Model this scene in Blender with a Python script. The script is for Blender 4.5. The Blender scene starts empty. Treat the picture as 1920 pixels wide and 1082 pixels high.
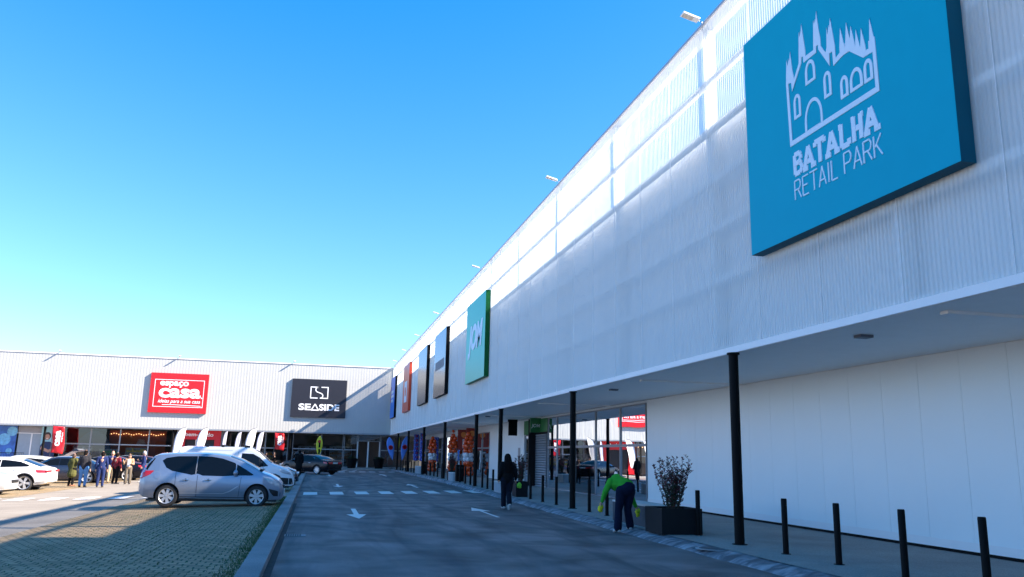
import bpy, bmesh, math, random
from mathutils import Vector, Matrix
random.seed(7)
S = bpy.context.scene
COL = S.collection
# ------------------------------------------------------------------ camera
F, CX, CY = 1520.0, 960.0, 541.0
_v1 = (591.0-CX, 850.0-CY); _roll = 0.0212
_y = Vector((_v1[0], _v1[1], F)).normalized()
_t = -(_v1[0]**2+_v1[1]**2+F*F)/(_roll*_v1[1]+_v1[0])
_x = Vector((_v1[0]+_t, _v1[1]+_t*_roll, F)).normalized()
if _x.x < 0: _x = -_x
_z = _x.cross(_y)
HC = 1.72
cam = bpy.data.cameras.new('camera'); cam_o = bpy.data.objects.new('camera', cam); COL.objects.link(cam_o)
cam.sensor_width = 36; cam.lens = 36*F/1920; cam.clip_start = .1; cam.clip_end = 2000
cam_o.matrix_world = Matrix(((_x[0], -_x[1], -_x[2], 0), (_y[0], -_y[1], -_y[2], 0), (_z[0], -_z[1], -_z[2], HC), (0, 0, 0, 1)))
S.camera = cam_o
# ------------------------------------------------------------------ light
SUN = Vector((1, -.36, .75)).normalized()
W = bpy.data.worlds.new('World'); S.world = W; W.use_nodes = True
wn = W.node_tree.nodes; wl = W.node_tree.links
sky = wn.new('ShaderNodeTexSky'); sky.sky_type = 'NISHITA'; sky.sun_disc = False
sky.sun_elevation = math.asin(SUN.z)
sky.sun_rotation = math.atan2(SUN.x, SUN.y)
sky.air_density = 1.0; sky.dust_density = 0.15; sky.ozone_density = 2.2
wn['Background'].inputs[1].default_value = .12
hs = wn.new('ShaderNodeHueSaturation'); hs.inputs['Saturation'].default_value = 1.05; wl.new(sky.outputs[0], hs.inputs['Color'])
wt = wn.new('ShaderNodeMix'); wt.data_type = 'RGBA'; wt.blend_type = 'MULTIPLY'; wt.inputs[0].default_value = 1; wt.inputs[7].default_value = (.50, .525, .75, 1); wl.new(hs.outputs[0], wt.inputs[6])
ev = wn.new('ShaderNodeMix'); ev.data_type = 'RGBA'; ev.blend_type = 'SUBTRACT'; ev.inputs[0].default_value = 1; ev.clamp_result = False; ev.inputs[7].default_value = (.34, 0, 0, 1); wl.new(wt.outputs[2], ev.inputs[6])
pv = wn.new('ShaderNodeVectorMath'); pv.operation = 'MAXIMUM'; pv.inputs[1].default_value = (.03, 0, 0); wl.new(ev.outputs[2], pv.inputs[0])
wl.new(pv.outputs[0], wn['Background'].inputs[0])
sl = bpy.data.lights.new('sun', 'SUN'); sl.energy = 4.8; sl.angle = math.radians(.5); sl.color = (1, .87, .73)
so = bpy.data.objects.new('sun', sl); COL.objects.link(so); so.location = (20, -10, 40)
so.rotation_euler = (-SUN).to_track_quat('-Z', 'Y').to_euler()
S.view_settings.view_transform = 'Standard'; S.view_settings.look = 'None'; S.view_settings.gamma = 1
S.view_settings.exposure = 1.98
S.render.engine = 'CYCLES'; S.cycles.max_bounces = 8; S.cycles.transparent_max_bounces = 12
S.render.resolution_x = 1024; S.render.resolution_y = 577

# ------------------------------------------------------------------ materials
MATS = {}
def mat(name, col, rough=.6, metal=0, var=.06, vscale=3., bump=0., bscale=40., coat=0., spec=.5, emit=None, es=1.):
    if name in MATS: return MATS[name]
    m = bpy.data.materials.new(name); m.use_nodes = True; MATS[name] = m
    n = m.node_tree.nodes; l = m.node_tree.links; b = n['Principled BSDF']
    b.inputs['Roughness'].default_value = rough; b.inputs['Metallic'].default_value = metal
    b.inputs['Coat Weight'].default_value = coat; b.inputs['Coat Roughness'].default_value = .06
    b.inputs['Specular IOR Level'].default_value = spec
    tc = n.new('ShaderNodeTexCoord'); nt = n.new('ShaderNodeTexNoise'); nt.inputs['Scale'].default_value = vscale
    nt.inputs['Detail'].default_value = 5
    mx = n.new('ShaderNodeMix'); mx.data_type = 'RGBA'
    mx.inputs[6].default_value = [min(1, max(0, c*(1-var*2))) for c in col[:3]]+[1]
    mx.inputs[7].default_value = [min(1, max(0, c*(1+var*2))) for c in col[:3]]+[1]
    l.new(tc.outputs['Object'], nt.inputs['Vector']); l.new(nt.outputs[0], mx.inputs[0]); l.new(mx.outputs[2], b.inputs['Base Color'])
    if bump:
        n2 = n.new('ShaderNodeTexNoise'); n2.inputs['Scale'].default_value = bscale; n2.inputs['Detail'].default_value = 6
        bp = n.new('ShaderNodeBump'); bp.inputs['Strength'].default_value = bump; bp.inputs['Distance'].default_value = .01
        l.new(tc.outputs['Object'], n2.inputs['Vector']); l.new(n2.outputs[0], bp.inputs['Height']); l.new(bp.outputs[0], b.inputs['Normal'])
    if emit:
        b.inputs['Emission Color'].default_value = list(emit)+[1]; b.inputs['Emission Strength'].default_value = es
    return m
def ramp(n, stops):
    r = n.new('ShaderNodeValToRGB'); e = r.color_ramp.elements
    while len(e) < len(stops): e.new(.5)
    for k, (p, c) in enumerate(stops): e[k].position = p; e[k].color = (c[0], c[1], c[2], 1)
    return r
def screen_mat():
    m = bpy.data.materials.new('perforated white sheet'); m.use_nodes = True
    n = m.node_tree.nodes; l = m.node_tree.links; n.clear()
    out = n.new('ShaderNodeOutputMaterial'); d = n.new('ShaderNodeBsdfDiffuse'); t = n.new('ShaderNodeBsdfTranslucent'); tr = n.new('ShaderNodeBsdfTransparent')
    tc = n.new('ShaderNodeTexCoord'); mp = n.new('ShaderNodeMapping'); mp.inputs['Scale'].default_value = (.9, .9, .08)
    nt = n.new('ShaderNodeTexNoise'); nt.inputs['Scale'].default_value = 2.; nt.inputs['Detail'].default_value = 4
    l.new(tc.outputs['Object'], mp.inputs[0]); l.new(mp.outputs[0], nt.inputs['Vector'])
    r = ramp(n, [(.3, (.82, .86, .85)), (.7, (.84, .88, .87))]); l.new(nt.outputs[0], r.inputs[0])
    l.new(r.outputs[0], d.inputs[0]); l.new(r.outputs[0], t.inputs[0])
    m1 = n.new('ShaderNodeMixShader'); m1.inputs[0].default_value = .07; l.new(d.outputs[0], m1.inputs[1]); l.new(t.outputs[0], m1.inputs[2])
    m2 = n.new('ShaderNodeMixShader'); m2.inputs[0].default_value = .45; l.new(m1.outputs[0], m2.inputs[1]); l.new(tr.outputs[0], m2.inputs[2])
    l.new(m2.outputs[0], out.inputs[0]); return m
def glass_mat(name, tint, ior, base):
    m = bpy.data.materials.new(name); m.use_nodes = True
    n = m.node_tree.nodes; l = m.node_tree.links; n.clear()
    out = n.new('ShaderNodeOutputMaterial'); g = n.new('ShaderNodeBsdfGlossy'); g.inputs['Roughness'].default_value = .0
    g.inputs[0].default_value = (.9, .95, 1, 1)
    t = n.new('ShaderNodeBsdfTransparent'); t.inputs[0].default_value = (*tint, 1)
    fr = n.new('ShaderNodeFresnel'); fr.inputs[0].default_value = ior
    ad = n.new('ShaderNodeMath'); ad.operation = 'ADD'; ad.inputs[1].default_value = base; ad.use_clamp = True; l.new(fr.outputs[0], ad.inputs[0])
    tc = n.new('ShaderNodeTexCoord'); nt = n.new('ShaderNodeTexNoise'); nt.inputs['Scale'].default_value = .5
    bp = n.new('ShaderNodeBump'); bp.inputs['Strength'].default_value = .12; bp.inputs['Distance'].default_value = .02
    l.new(tc.outputs['Object'], nt.inputs['Vector']); l.new(nt.outputs[0], bp.inputs['Height']); l.new(bp.outputs[0], g.inputs['Normal'])
    mx = n.new('ShaderNodeMixShader'); l.new(ad.outputs[0], mx.inputs[0]); l.new(t.outputs[0], mx.inputs[1]); l.new(g.outputs[0], mx.inputs[2])
    l.new(mx.outputs[0], out.inputs[0]); return m
def asphalt_mat(name, c0, c1, tracks=False):
    m = bpy.data.materials.new(name); m.use_nodes = True
    n = m.node_tree.nodes; l = m.node_tree.links; b = n['Principled BSDF']; b.inputs['Roughness'].default_value = .85
    b.inputs['Specular IOR Level'].default_value = .25
    tc = n.new('ShaderNodeTexCoord')
    def noise(sc, det=6, vec=None, dist=0):
        t = n.new('ShaderNodeTexNoise'); t.inputs['Scale'].default_value = sc; t.inputs['Detail'].default_value = det; t.inputs['Distortion'].default_value = dist
        l.new(vec or tc.outputs['Object'], t.inputs['Vector']); return t.outputs[0]
    def mix(f, a, bb, mode='MIX'):
        x = n.new('ShaderNodeMix'); x.data_type = 'RGBA'; x.blend_type = mode
        for s, v in ((0, f), (6, a), (7, bb)):
            if isinstance(v, (float, int)): x.inputs[s].default_value = v
            elif isinstance(v, tuple): x.inputs[s].default_value = (*v, 1)
            else: l.new(v, x.inputs[s])
        return x.outputs[2]
    r = ramp(n, [(.32, c0), (.68, c1)]); l.new(noise(.7, 8, dist=.4), r.inputs[0])
    fine = ramp(n, [(.3, (.72, .72, .72)), (.7, (1.2, 1.2, 1.2))]); l.new(noise(55, 3), fine.inputs[0])
    col = mix(1., r.outputs[0], fine.outputs[0], 'MULTIPLY')
    if tracks:
        mp = n.new('ShaderNodeMapping'); mp.inputs['Scale'].default_value = (1., .09, 1); mp.inputs['Rotation'].default_value = (0, 0, .04)
        l.new(tc.outputs['Object'], mp.inputs[0])
        tr = ramp(n, [(.46, (1, 1, 1)), (.62, (.62, .62, .64))]); l.new(noise(1.1, 4, mp.outputs[0], 1.2), tr.inputs[0])
        col = mix(.9, col, tr.outputs[0], 'MULTIPLY')
        # broad curved tyre marks
        for (cx, cy, rad, wd) in ((-4.5, 52, 9.2, .22), (-4.5, 52, 7.6, .22), (14, 26, 10.2, .3), (-9, 14, 13., .35), (-9, 14, 11.4, .3)):
            sp = n.new('ShaderNodeVectorMath'); sp.operation = 'DISTANCE'; sp.inputs[1].default_value = (cx, cy, 0)
            sc = n.new('ShaderNodeVectorMath'); sc.operation = 'MULTIPLY'; sc.inputs[1].default_value = (1, 1, 0); l.new(tc.outputs['Object'], sc.inputs[0]); l.new(sc.outputs[0], sp.inputs[0])
            s1 = n.new('ShaderNodeMath'); s1.operation = 'SUBTRACT'; s1.inputs[1].default_value = rad; l.new(sp.outputs['Value'], s1.inputs[0])
            s2 = n.new('ShaderNodeMath'); s2.operation = 'ABSOLUTE'; l.new(s1.outputs[0], s2.inputs[0])
            s3 = n.new('ShaderNodeMapRange'); s3.inputs[1].default_value = 0; s3.inputs[2].default_value = wd; s3.inputs[3].default_value = .85; s3.inputs[4].default_value = 0; l.new(s2.outputs[0], s3.inputs[0])
            s4 = n.new('ShaderNodeMath'); s4.operation = 'MULTIPLY'; l.new(s3.outputs[0], s4.inputs[0]); l.new(noise(2.3, 5), s4.inputs[1])
            col = mix(s4.outputs[0], col, (.07, .07, .075))
    sp_ = ramp(n, [(.74, (0, 0, 0)), (.78, (1, 1, 1))]); l.new(noise(2.1, 4, dist=.6), sp_.inputs[0])
    col = mix(sp_.outputs[0], col, mix(.5, col, tuple(min(1, q*1.5) for q in c1)))
    l.new(col, b.inputs['Base Color'])
    bp = n.new('ShaderNodeBump'); bp.inputs['Strength'].default_value = .35; bp.inputs['Distance'].default_value = .006
    l.new(noise(90, 4), bp.inputs['Height']); l.new(bp.outputs[0], b.inputs['Normal'])
    return m
def paver_mat(name, stone=(.32, .22, .12), grass=(.04, .05, .018)):
    m = bpy.data.materials.new(name); m.use_nodes = True
    n = m.node_tree.nodes; l = m.node_tree.links; b = n['Principled BSDF']; b.inputs['Roughness'].default_value = .9
    tc = n.new('ShaderNodeTexCoord')
    nz = n.new('ShaderNodeTexNoise'); nz.inputs['Scale'].default_value = .8; nz.inputs['Detail'].default_value = 6; l.new(tc.outputs['Object'], nz.inputs['Vector'])
    wob = n.new('ShaderNodeTexNoise'); wob.inputs['Scale'].default_value = 9; l.new(tc.outputs['Object'], wob.inputs['Vector'])
    vm = n.new('ShaderNodeVectorMath'); vm.operation = 'MULTIPLY_ADD'; vm.inputs[1].default_value = (.03, .03, 0); l.new(wob.outputs['Color'], vm.inputs[0]); l.new(tc.outputs['Object'], vm.inputs[2])
    br = n.new('ShaderNodeTexBrick'); br.inputs['Scale'].default_value = 1; br.inputs['Brick Width'].default_value = .2; br.inputs['Row Height'].default_value = .2
    br.inputs['Mortar Size'].default_value = .018; br.inputs['Mortar Smooth'].default_value = .5; br.offset = .5
    br.inputs['Color1'].default_value = (*[c*.8 for c in stone], 1); br.inputs['Color2'].default_value = (*[c*1.2 for c in stone], 1)
    br.inputs['Mortar'].default_value = (*grass, 1); l.new(vm.outputs[0], br.inputs['Vector'])
    g2 = ramp(n, [(.48, (0, 0, 0)), (.68, (1, 1, 1))]); l.new(nz.outputs[0], g2.inputs[0])
    gm = n.new('ShaderNodeMath'); gm.operation = 'MULTIPLY'; gm.inputs[1].default_value = .35; l.new(g2.outputs[0], gm.inputs[0])
    mx = n.new('ShaderNodeMix'); mx.data_type = 'RGBA'; l.new(gm.outputs[0], mx.inputs[0]); l.new(br.outputs[0], mx.inputs[6]); mx.inputs[7].default_value = (.04, .065, .02, 1)
    l.new(mx.outputs[2], b.inputs['Base Color'])
    inv = n.new('ShaderNodeMath'); inv.operation = 'SUBTRACT'; inv.inputs[0].default_value = 1; l.new(br.outputs['Fac'], inv.inputs[1])
    bp = n.new('ShaderNodeBump'); bp.inputs['Strength'].default_value = .5; bp.inputs['Distance'].default_value = .02
    l.new(inv.outputs[0], bp.inputs['Height']); l.new(bp.outputs[0], b.inputs['Normal']); return m
def kerb_mat():
    m = bpy.data.materials.new('rough concrete kerb'); m.use_nodes = True
    n = m.node_tree.nodes; l = m.node_tree.links; b = n['Principled BSDF']; b.inputs['Roughness'].default_value = .9
    tc = n.new('ShaderNodeTexCoord'); mp = n.new('ShaderNodeMapping'); mp.inputs['Scale'].default_value = (1.5, 2.6, 3); l.new(tc.outputs['Object'], mp.inputs[0])
    nt = n.new('ShaderNodeTexNoise'); nt.inputs['Scale'].default_value = 1.6; nt.inputs['Detail'].default_value = 7; nt.inputs['Distortion'].default_value = .7; l.new(mp.outputs[0], nt.inputs['Vector'])
    r = ramp(n, [(.36, (.10, .10, .11)), (.5, (.19, .19, .205)), (.68, (.36, .37, .39))]); l.new(nt.outputs[0], r.inputs[0]); l.new(r.outputs[0], b.inputs['Base Color'])
    bp = n.new('ShaderNodeBump'); bp.inputs['Strength'].default_value = .8; bp.inputs['Distance'].default_value = .04; l.new(nt.outputs[0], bp.inputs['Height']); l.new(bp.outputs[0], b.inputs['Normal']); return m
M_SCREEN = screen_mat()
M_ROAD = asphalt_mat('worn grey asphalt', (.14, .105, .095), (.29, .24, .225), True)
M_AISLE = asphalt_mat('pale beige asphalt', (.225, .195, .16), (.30, .265, .22))
M_PAVE = paver_mat('grass grown concrete pavers')
M_KERB = kerb_mat()
M_GLASS = glass_mat('shop glass', (.62, .7, .72), 1.75, .16)
M_GLASS2 = glass_mat('dark shop glass', (.6, .66, .68), 1.5, .05)
M_SIDEWALK = asphalt_mat('smooth concrete pavement', (.29, .26, .235), (.38, .35, .315))
M_WHITE = mat('white painted metal', (.83, .82, .80), .45, var=.02)
M_PANEL = mat('white sandwich panel', (.82, .87, .86), .32, var=.015, vscale=.6, spec=.5)
M_COPING = mat('grey metal coping', (.42, .44, .47), .4, .3, var=.04)
M_SOFFIT = mat('soffit sheet', (.92, .90, .87), .6, var=.02)
M_BLACK = mat('black painted steel', (.004, .004, .0042), .6, var=.1, spec=.12)
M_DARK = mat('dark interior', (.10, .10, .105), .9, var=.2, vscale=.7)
M_FLOOR = mat('shop floor tile', (.2, .2, .2), .35, var=.1)
M_FRAME = mat('anodised frame', (.3, .32, .34), .4, .4)
M_MARK = mat('white road paint', (.74, .70, .66), .7, var=.12, vscale=14, bump=.2)
M_KERBL = asphalt_mat('concrete kerb stone', (.20, .20, .20), (.29, .285, .28))
M_CONC = mat('smooth cast concrete', (.33, .34, .35), .8, var=.1, vscale=4, bump=.3)
M_CORTEN = mat('dark metal planter', (.013, .0135, .015), .6, var=.15, spec=.15)

# ------------------------------------------------------------------ object helpers
def setp(o, label=None, cat=None, group=None, kind=None):
    if label: o['label'] = label
    if cat: o['category'] = cat
    if group: o['group'] = group
    if kind: o['kind'] = kind
    return o
def empty(name, loc=(0, 0, 0), rz=0, label=None, cat=None, group=None):
    o = bpy.data.objects.new(name, None); COL.objects.link(o); o.location = loc; o.rotation_euler = (0, 0, rz); o.empty_display_size = .3
    return setp(o, label, cat, group)
def link(name, me, material, parent=None, smooth=False, angle=40):
    if isinstance(material, (list, tuple)):
        for mm in material: me.materials.append(mm)
    elif material: me.materials.append(material)
    if smooth:
        for p in me.polygons: p.use_smooth = True
        me.set_sharp_from_angle(angle=math.radians(angle))
    o = bpy.data.objects.new(name, me); COL.objects.link(o)
    if parent: o.parent = parent
    return o
class MB:
    def __init__(s): s.bm = bmesh.new()
    def box(s, x0, x1, y0, y1, z0, z1, rot=None, bev=0):
        vs = [s.bm.verts.new((x, y, z)) for z in (z0, z1) for y in (y0, y1) for x in (x0, x1)]
        fs = [s.bm.faces.new([vs[i] for i in q]) for q in ((0, 2, 3, 1), (4, 5, 7, 6), (0, 1, 5, 4), (2, 6, 7, 3), (0, 4, 6, 2), (1, 3, 7, 5))]
        if bev:
            es = list({e for f in fs for e in f.edges})
            bmesh.ops.bevel(s.bm, geom=es, offset=bev, segments=2, affect='EDGES', profile=.6)
        return s
    def quad(s, *p):
        s.bm.faces.new([s.bm.verts.new(q) for q in p]); return s
    def poly(s, pts): return s.quad(*pts)
    def tube(s, pts, r, n=10, cap=True):
        pts = [Vector(p) for p in pts]; rs = r if isinstance(r, (list, tuple)) else [r]*len(pts); rings = []
        for i, p in enumerate(pts):
            d = (pts[min(i+1, len(pts)-1)]-pts[max(i-1, 0)]).normalized()
            a = d.orthogonal().normalized() if abs(d.z) < .99 else Vector((1, 0, 0))
            b = d.cross(a).normalized()
            rings.append([s.bm.verts.new(p+(a*math.cos(2*math.pi*k/n)+b*math.sin(2*math.pi*k/n))*rs[i]) for k in range(n)])
        for i in range(len(rings)-1):
            for k in range(n): s.bm.faces.new((rings[i][k], rings[i][(k+1) % n], rings[i+1][(k+1) % n], rings[i+1][k]))
        if cap: s.bm.faces.new(rings[0]); s.bm.faces.new(rings[-1])
        return s
    def lathe(s, prof, n=24, axis='Z', c=(0, 0, 0), cap=True):
        rings = []
        for r, h in prof:
            ring = []
            for k in range(n):
                a = 2*math.pi*k/n; u, v = r*math.cos(a), r*math.sin(a)
                p = (u, v, h) if axis == 'Z' else (u, h, v)
                ring.append(s.bm.verts.new((p[0]+c[0], p[1]+c[1], p[2]+c[2])))
            rings.append(ring)
        for i in range(len(rings)-1):
            for k in range(n): s.bm.faces.new((rings[i][k], rings[i][(k+1) % n], rings[i+1][(k+1) % n], rings[i+1][k]))
        for q in (rings[0], rings[-1]):
            if cap:
                try: s.bm.faces.new(q)
                except Exception: pass
        return s
    def sphere(s, c, r, u=12, v=8, sc=(1, 1, 1)):
        g = bmesh.ops.create_uvsphere(s.bm, u_segments=u, v_segments=v, radius=r)
        for w in g['verts']: w.co = Vector((w.co.x*sc[0]+c[0], w.co.y*sc[1]+c[1], w.co.z*sc[2]+c[2]))
        return s
    def extr(s, pts, d0, d1, plane='XZ'):
        """closed outline in plane extruded between d0 and d1 on the remaining axis"""
        f = {'XZ': lambda p, d: (p[0], d, p[1]), 'XY': lambda p, d: (p[0], p[1], d), 'YZ': lambda p, d: (d, p[0], p[1])}[plane]
        a = [s.bm.verts.new(f(p, d0)) for p in pts]; b = [s.bm.verts.new(f(p, d1)) for p in pts]; n = len(pts)
        s.bm.faces.new(a); s.bm.faces.new(b)
        for i in range(n): s.bm.faces.new((a[i], a[(i+1) % n], b[(i+1) % n], b[i]))
        return s
    def build(s, name, material, parent=None, smooth=False, angle=40, norm=True):
        if norm: bmesh.ops.recalc_face_normals(s.bm, faces=s.bm.faces)
        me = bpy.data.meshes.new(name); s.bm.to_mesh(me); s.bm.free()
        return link(name, me, material, parent, smooth, angle)
def copy_tree(o, parent=None):
    c = o.copy(); COL.objects.link(c)
    if parent is not None: c.parent = parent
    for ch in list(o.children): copy_tree(ch, c)
    return c
def ev_mesh(o):
    dg = bpy.context.evaluated_depsgraph_get(); dg.update()
    me = bpy.data.meshes.new_from_object(o.evaluated_get(dg)); return me
def curve_fill(name, loops, ext, material, parent, y):
    """filled outlines (even-odd holes) in local XZ, front face at y-ext"""
    cu = bpy.data.curves.new(name+'_c', 'CURVE'); cu.dimensions = '2D'; cu.fill_mode = 'BOTH'; cu.extrude = ext/2
    for lp in loops:
        sp = cu.splines.new('POLY'); sp.points.add(len(lp)-1); sp.use_cyclic_u = True
        for i, p in enumerate(lp): sp.points[i].co = (p[0], p[1], 0, 1)
    t = bpy.data.objects.new('tmp', cu); COL.objects.link(t); me = ev_mesh(t); bpy.data.objects.remove(t)
    me.transform(Matrix.Translation((0, y-ext/2, 0)) @ Matrix.Rotation(math.radians(90), 4, 'X'))
    me.materials.clear(); return link(name, me, material, parent)
def text(name, body, x, z, w, h, ext, material, parent, y, bold=0., shear=0.):
    """lettering fitted to the box (x,z,w,h) in local XZ facing -Y"""
    cu = bpy.data.curves.new(name+'_c', 'FONT'); cu.body = body; cu.size = 1; cu.extrude = .05; cu.offset = bold; cu.shear = shear; cu.resolution_u = 4
    t = bpy.data.objects.new('tmp', cu); COL.objects.link(t); me = ev_mesh(t); bpy.data.objects.remove(t)
    xs = [v.co.x for v in me.vertices]; ys = [v.co.y for v in me.vertices]
    x0, x1, y0, y1 = min(xs), max(xs), min(ys), max(ys)
    for v in me.vertices:
        a = (v.co.x-x0)/(x1-x0); b = (v.co.y-y0)/(y1-y0); c = v.co.z/.05
        v.co = (x+a*w, y-ext/2-c*ext/2, z+b*h)
    me.materials.clear(); return link(name, me, material, parent)
def strokes(name, segs, wd, ext, material, parent, y):
    """thick strokes, each a polyline in XZ; overlapping strokes stepped 1 mm"""
    mb = MB(); k = 0
    for pl in segs:
        for a, b in zip(pl[:-1], pl[1:]):
            a = Vector(a); b = Vector(b); d = (b-a).normalized(); nn = Vector((-d.y, d.x))*wd/2; e = d*wd*.0
            q = [a-e+nn, b+e+nn, b+e-nn, a-e-nn]; mb.extr([(p.x, p.y) for p in q], y-ext-.0012*(k % 6), y); k += 1
    return mb.build(name, material, parent)

# ------------------------------------------------------------------ ground profile
def interp(x, X, Z):
    if x <= X[0]: return Z[0]
    for i in range(len(X)-1):
        if x <= X[i+1]: return Z[i]+(Z[i+1]-Z[i])*(x-X[i])/(X[i+1]-X[i])
    return Z[-1]
def gl(x): return interp(x, [-90, -60, -20, -10, -.9], [-.8, -.75, -.45, -.22, .07])
def gr(y): return interp(y, [-60, 30, 60, 200], [0, 0, .06, .06])
def gs(y): return interp(y, [-60, 30, 58, 90, 200], [.12, .12, .28, .22, .22])
def gz(x, y): return gl(x) if x < -.9 else gr(y)
def sheet(name, x0, x1, y0, y1, off, material, nx=None, ny=None, fn=gz, xf=None, kind='structure', thick=0):
    mb = MB(); xs = sorted(set([x0, x1]+[q for q in (-60, -20, -10, -.9, -.89) if x0 < q < x1])); ys = sorted(set([y0, y1]+[q for q in (30, 58, 60, 90) if y0 < q < y1]))
    V = [[mb.bm.verts.new((x, y, fn(x, y)+off)) for x in xs] for y in ys]
    for j in range(len(ys)-1):
        for i in range(len(xs)-1): mb.bm.faces.new((V[j][i], V[j][i+1], V[j+1][i+1], V[j+1][i]))
    o = mb.build(name, material); return setp(o, kind=kind)
# base ground reaching the horizon
g = MB()
for (x0, x1, y0, y1) in ((-900, 900, -900, 1200),):
    g.quad((x0, y0, -1.2), (x1, y0, -1.2), (x1, y1, -1.2), (x0, y1, -1.2))
setp(g.build('ground', asphalt_mat('far ground', (.16, .15, .13), (.2, .19, .17))), kind='structure')
sheet('parking_lot', -90, -.9, -40, 99, 0, M_AISLE)
KX = [(-40, 7.2), (13, 7.2), (19, 7.32), (28, 7.6), (45, 8.0), (64, 8.1), (96, 8.2)]
def kx(y): return interp(y, [k[0] for k in KX], [k[1] for k in KX])
mb = MB(); prev = None
for y in [-40, 13, 19, 28, 30, 45, 60, 64, 99]:
    cur = [mb.bm.verts.new((-.9, y, gr(y))), mb.bm.verts.new((-.62, y, gr(y))), mb.bm.verts.new((kx(y)+.15, y, gr(y)))]
    if prev:
        for i in (0, 1): mb.bm.faces.new((prev[i], prev[i+1], cur[i+1], cur[i]))
    prev = cur
setp(mb.build('road', M_ROAD), kind='structure')
for (a, b) in ((-40, 33.6), (36.6, 66)):
    sheet('grass_pavers', -6.14, -.92, a, b, .006, M_PAVE)
    sheet('grass_pavers', -17, -11.6, a, b, .006, M_PAVE)
sheet('pedestrian_strip', -.92-5.2, -.92, 33.6, 36.6, .006, M_AISLE)
sheet('cross_road', -90, -.9, 66, 91.5, .005, M_ROAD)
# left kerb in stones
mb = MB(); y = -8.
while y < 65.5:
    z = .125; g0 = gr(y)
    mb.box(-.93, -.61, y+.003, y+.997, g0-.1, g0+z, bev=.012); y += 1.0
setp(mb.build('left_kerb', M_KERBL), kind='structure')
# dark strip along the foot of the left kerb
mb = MB(); mb.quad((-.61, -8, .006), (-.5, -8, .006), (-.5, 30, .006), (-.61, 30, .006)); setp(mb.build('gutter', mat('dark gutter strip', (.035, .035, .035), .95, var=.3, vscale=5)), kind='structure')
# right kerb, sloped, rough
mb = MB(); prev = None; y = -10.
while y < 97:
    w = .42 if y < 25 else (.42-.28*min(1, (y-25)/25)); x = kx(y)+.03*math.sin(y*2.1)
    cur = [mb.bm.verts.new((x-.05, y, gr(y)-.05)), mb.bm.verts.new((x, y, gr(y)+.012)), mb.bm.verts.new((x+w*.35+random.uniform(-.02, .02), y, gr(y)+(gs(y)-gr(y))*.55+random.uniform(-.012, .012))), mb.bm.verts.new((x+w, y, gs(y)-.004)), mb.bm.verts.new((x+w+.1, y, gs(y)-.02))]
    if prev:
        for i in range(4): mb.bm.faces.new((prev[i], prev[i+1], cur[i+1], cur[i]))
    prev = cur; y += .35
setp(mb.build('right_kerb', M_KERB, smooth=True, angle=60), kind='structure')
mb = MB(); prev = None
for y in [-20, 13, 19, 28, 30, 45, 58, 64, 90, 99]:
    w = .42 if y < 25 else (.42-.28*min(1, (y-25)/25))
    cur = [mb.bm.verts.new((kx(y)+w-.04, y, gs(y))), mb.bm.verts.new((30, y, gs(y)))]
    if prev: mb.bm.faces.new((prev[0], prev[1], cur[1], cur[0]))
    prev = cur
setp(mb.build('sidewalk', M_SIDEWALK), kind='structure')
# sidewalk along the far building
mb = MB(); xs = [-60, -20, -10, -.9, 8.3]
for a, b in zip(xs[:-1], xs[1:]):
    for (y0, y1) in ((91.5, 99),):
        za, zb = gl(a)+.14, gl(b)+.14
        mb.quad((a, y0, za), (b, y0, zb), (b, y1, zb), (a, y1, za)); mb.quad((a, y0, za-.3), (b, y0, zb-.3), (b, y0, zb), (a, y0, za))
setp(mb.build('far_sidewalk', M_SIDEWALK), kind='structure')
# markings
def marking(name, pts, off=.010):
    mb = MB(); mb.poly([(p[0], p[1], gz(p[0], p[1])+off) for p in pts]); return setp(mb.build(name, M_MARK), kind='structure')
for k in range(8):
    x = -.38+1.115*k; y0 = 35.75+.42*(x+.38); y1 = 38.15+.46*(x+.38)
    marking('zebra_stripe', [(x, y0), (x+.58, y0+.2), (x+.58, y1+.2), (x, y1)])
for k in range(9):
    x = -12.3+1.19*k; w = .62
    if x > -1.6: break
    marking('zebra_stripe', [(x, 34.2), (x+w, 34.2), (x+w, 36.1), (x, 36.1)], .014)
marking('zebra_stripe', [(-1.75, 34.6), (-1.2, 34.6), (-1.2, 36.2), (-1.75, 36.2)], .014)
for k in range(9):
    x = -.7+.98*k
    marking('give_way_dash', [(x, 76.5+.6*k), (x+.6, 76.8+.6*k), (x+.6, 78.8+.6*k), (x, 78.5+.6*k)])
for pts in ([(1.22, 27.28), (1.37, 27.29), (1.36, 24.85), (1.57, 24.8), (1.28, 23.14), (.99, 24.7), (1.21, 24.8)],
            [(1.24, 48.1), (1.38, 48.15), (1.37, 45.6), (1.58, 45.4), (1.3, 43.91), (1.03, 45.3), (1.24, 45.5)],
            [(1.1, 69), (1.26, 69), (1.26, 65.6), (1.5, 65.5), (1.18, 63.5), (.88, 65.5), (1.1, 65.6)],
            [(5.26, 23.86), (5.36, 23.86), (5.37, 26.5), (5.63, 26.5), (5.33, 28.3), (5.03, 26.6), (5.28, 26.6)],
            [(5.4, 44.5), (5.52, 44.5), (5.53, 47.5), (5.8, 47.5), (5.47, 49.6), (5.15, 47.6), (5.4, 47.6)],
            [(5.5, 66), (5.66, 66), (5.66, 69.5), (5.95, 69.5), (5.58, 72), (5.2, 69.5), (5.5, 69.5)]):
    marking('direction_arrow', pts)
for (x, y) in ((2.6, 83), (3.6, 83)):
    marking('bay_line', [(x, y), (x+.12, y), (x+.9, y+7), (x+.78, y+7)])
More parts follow.
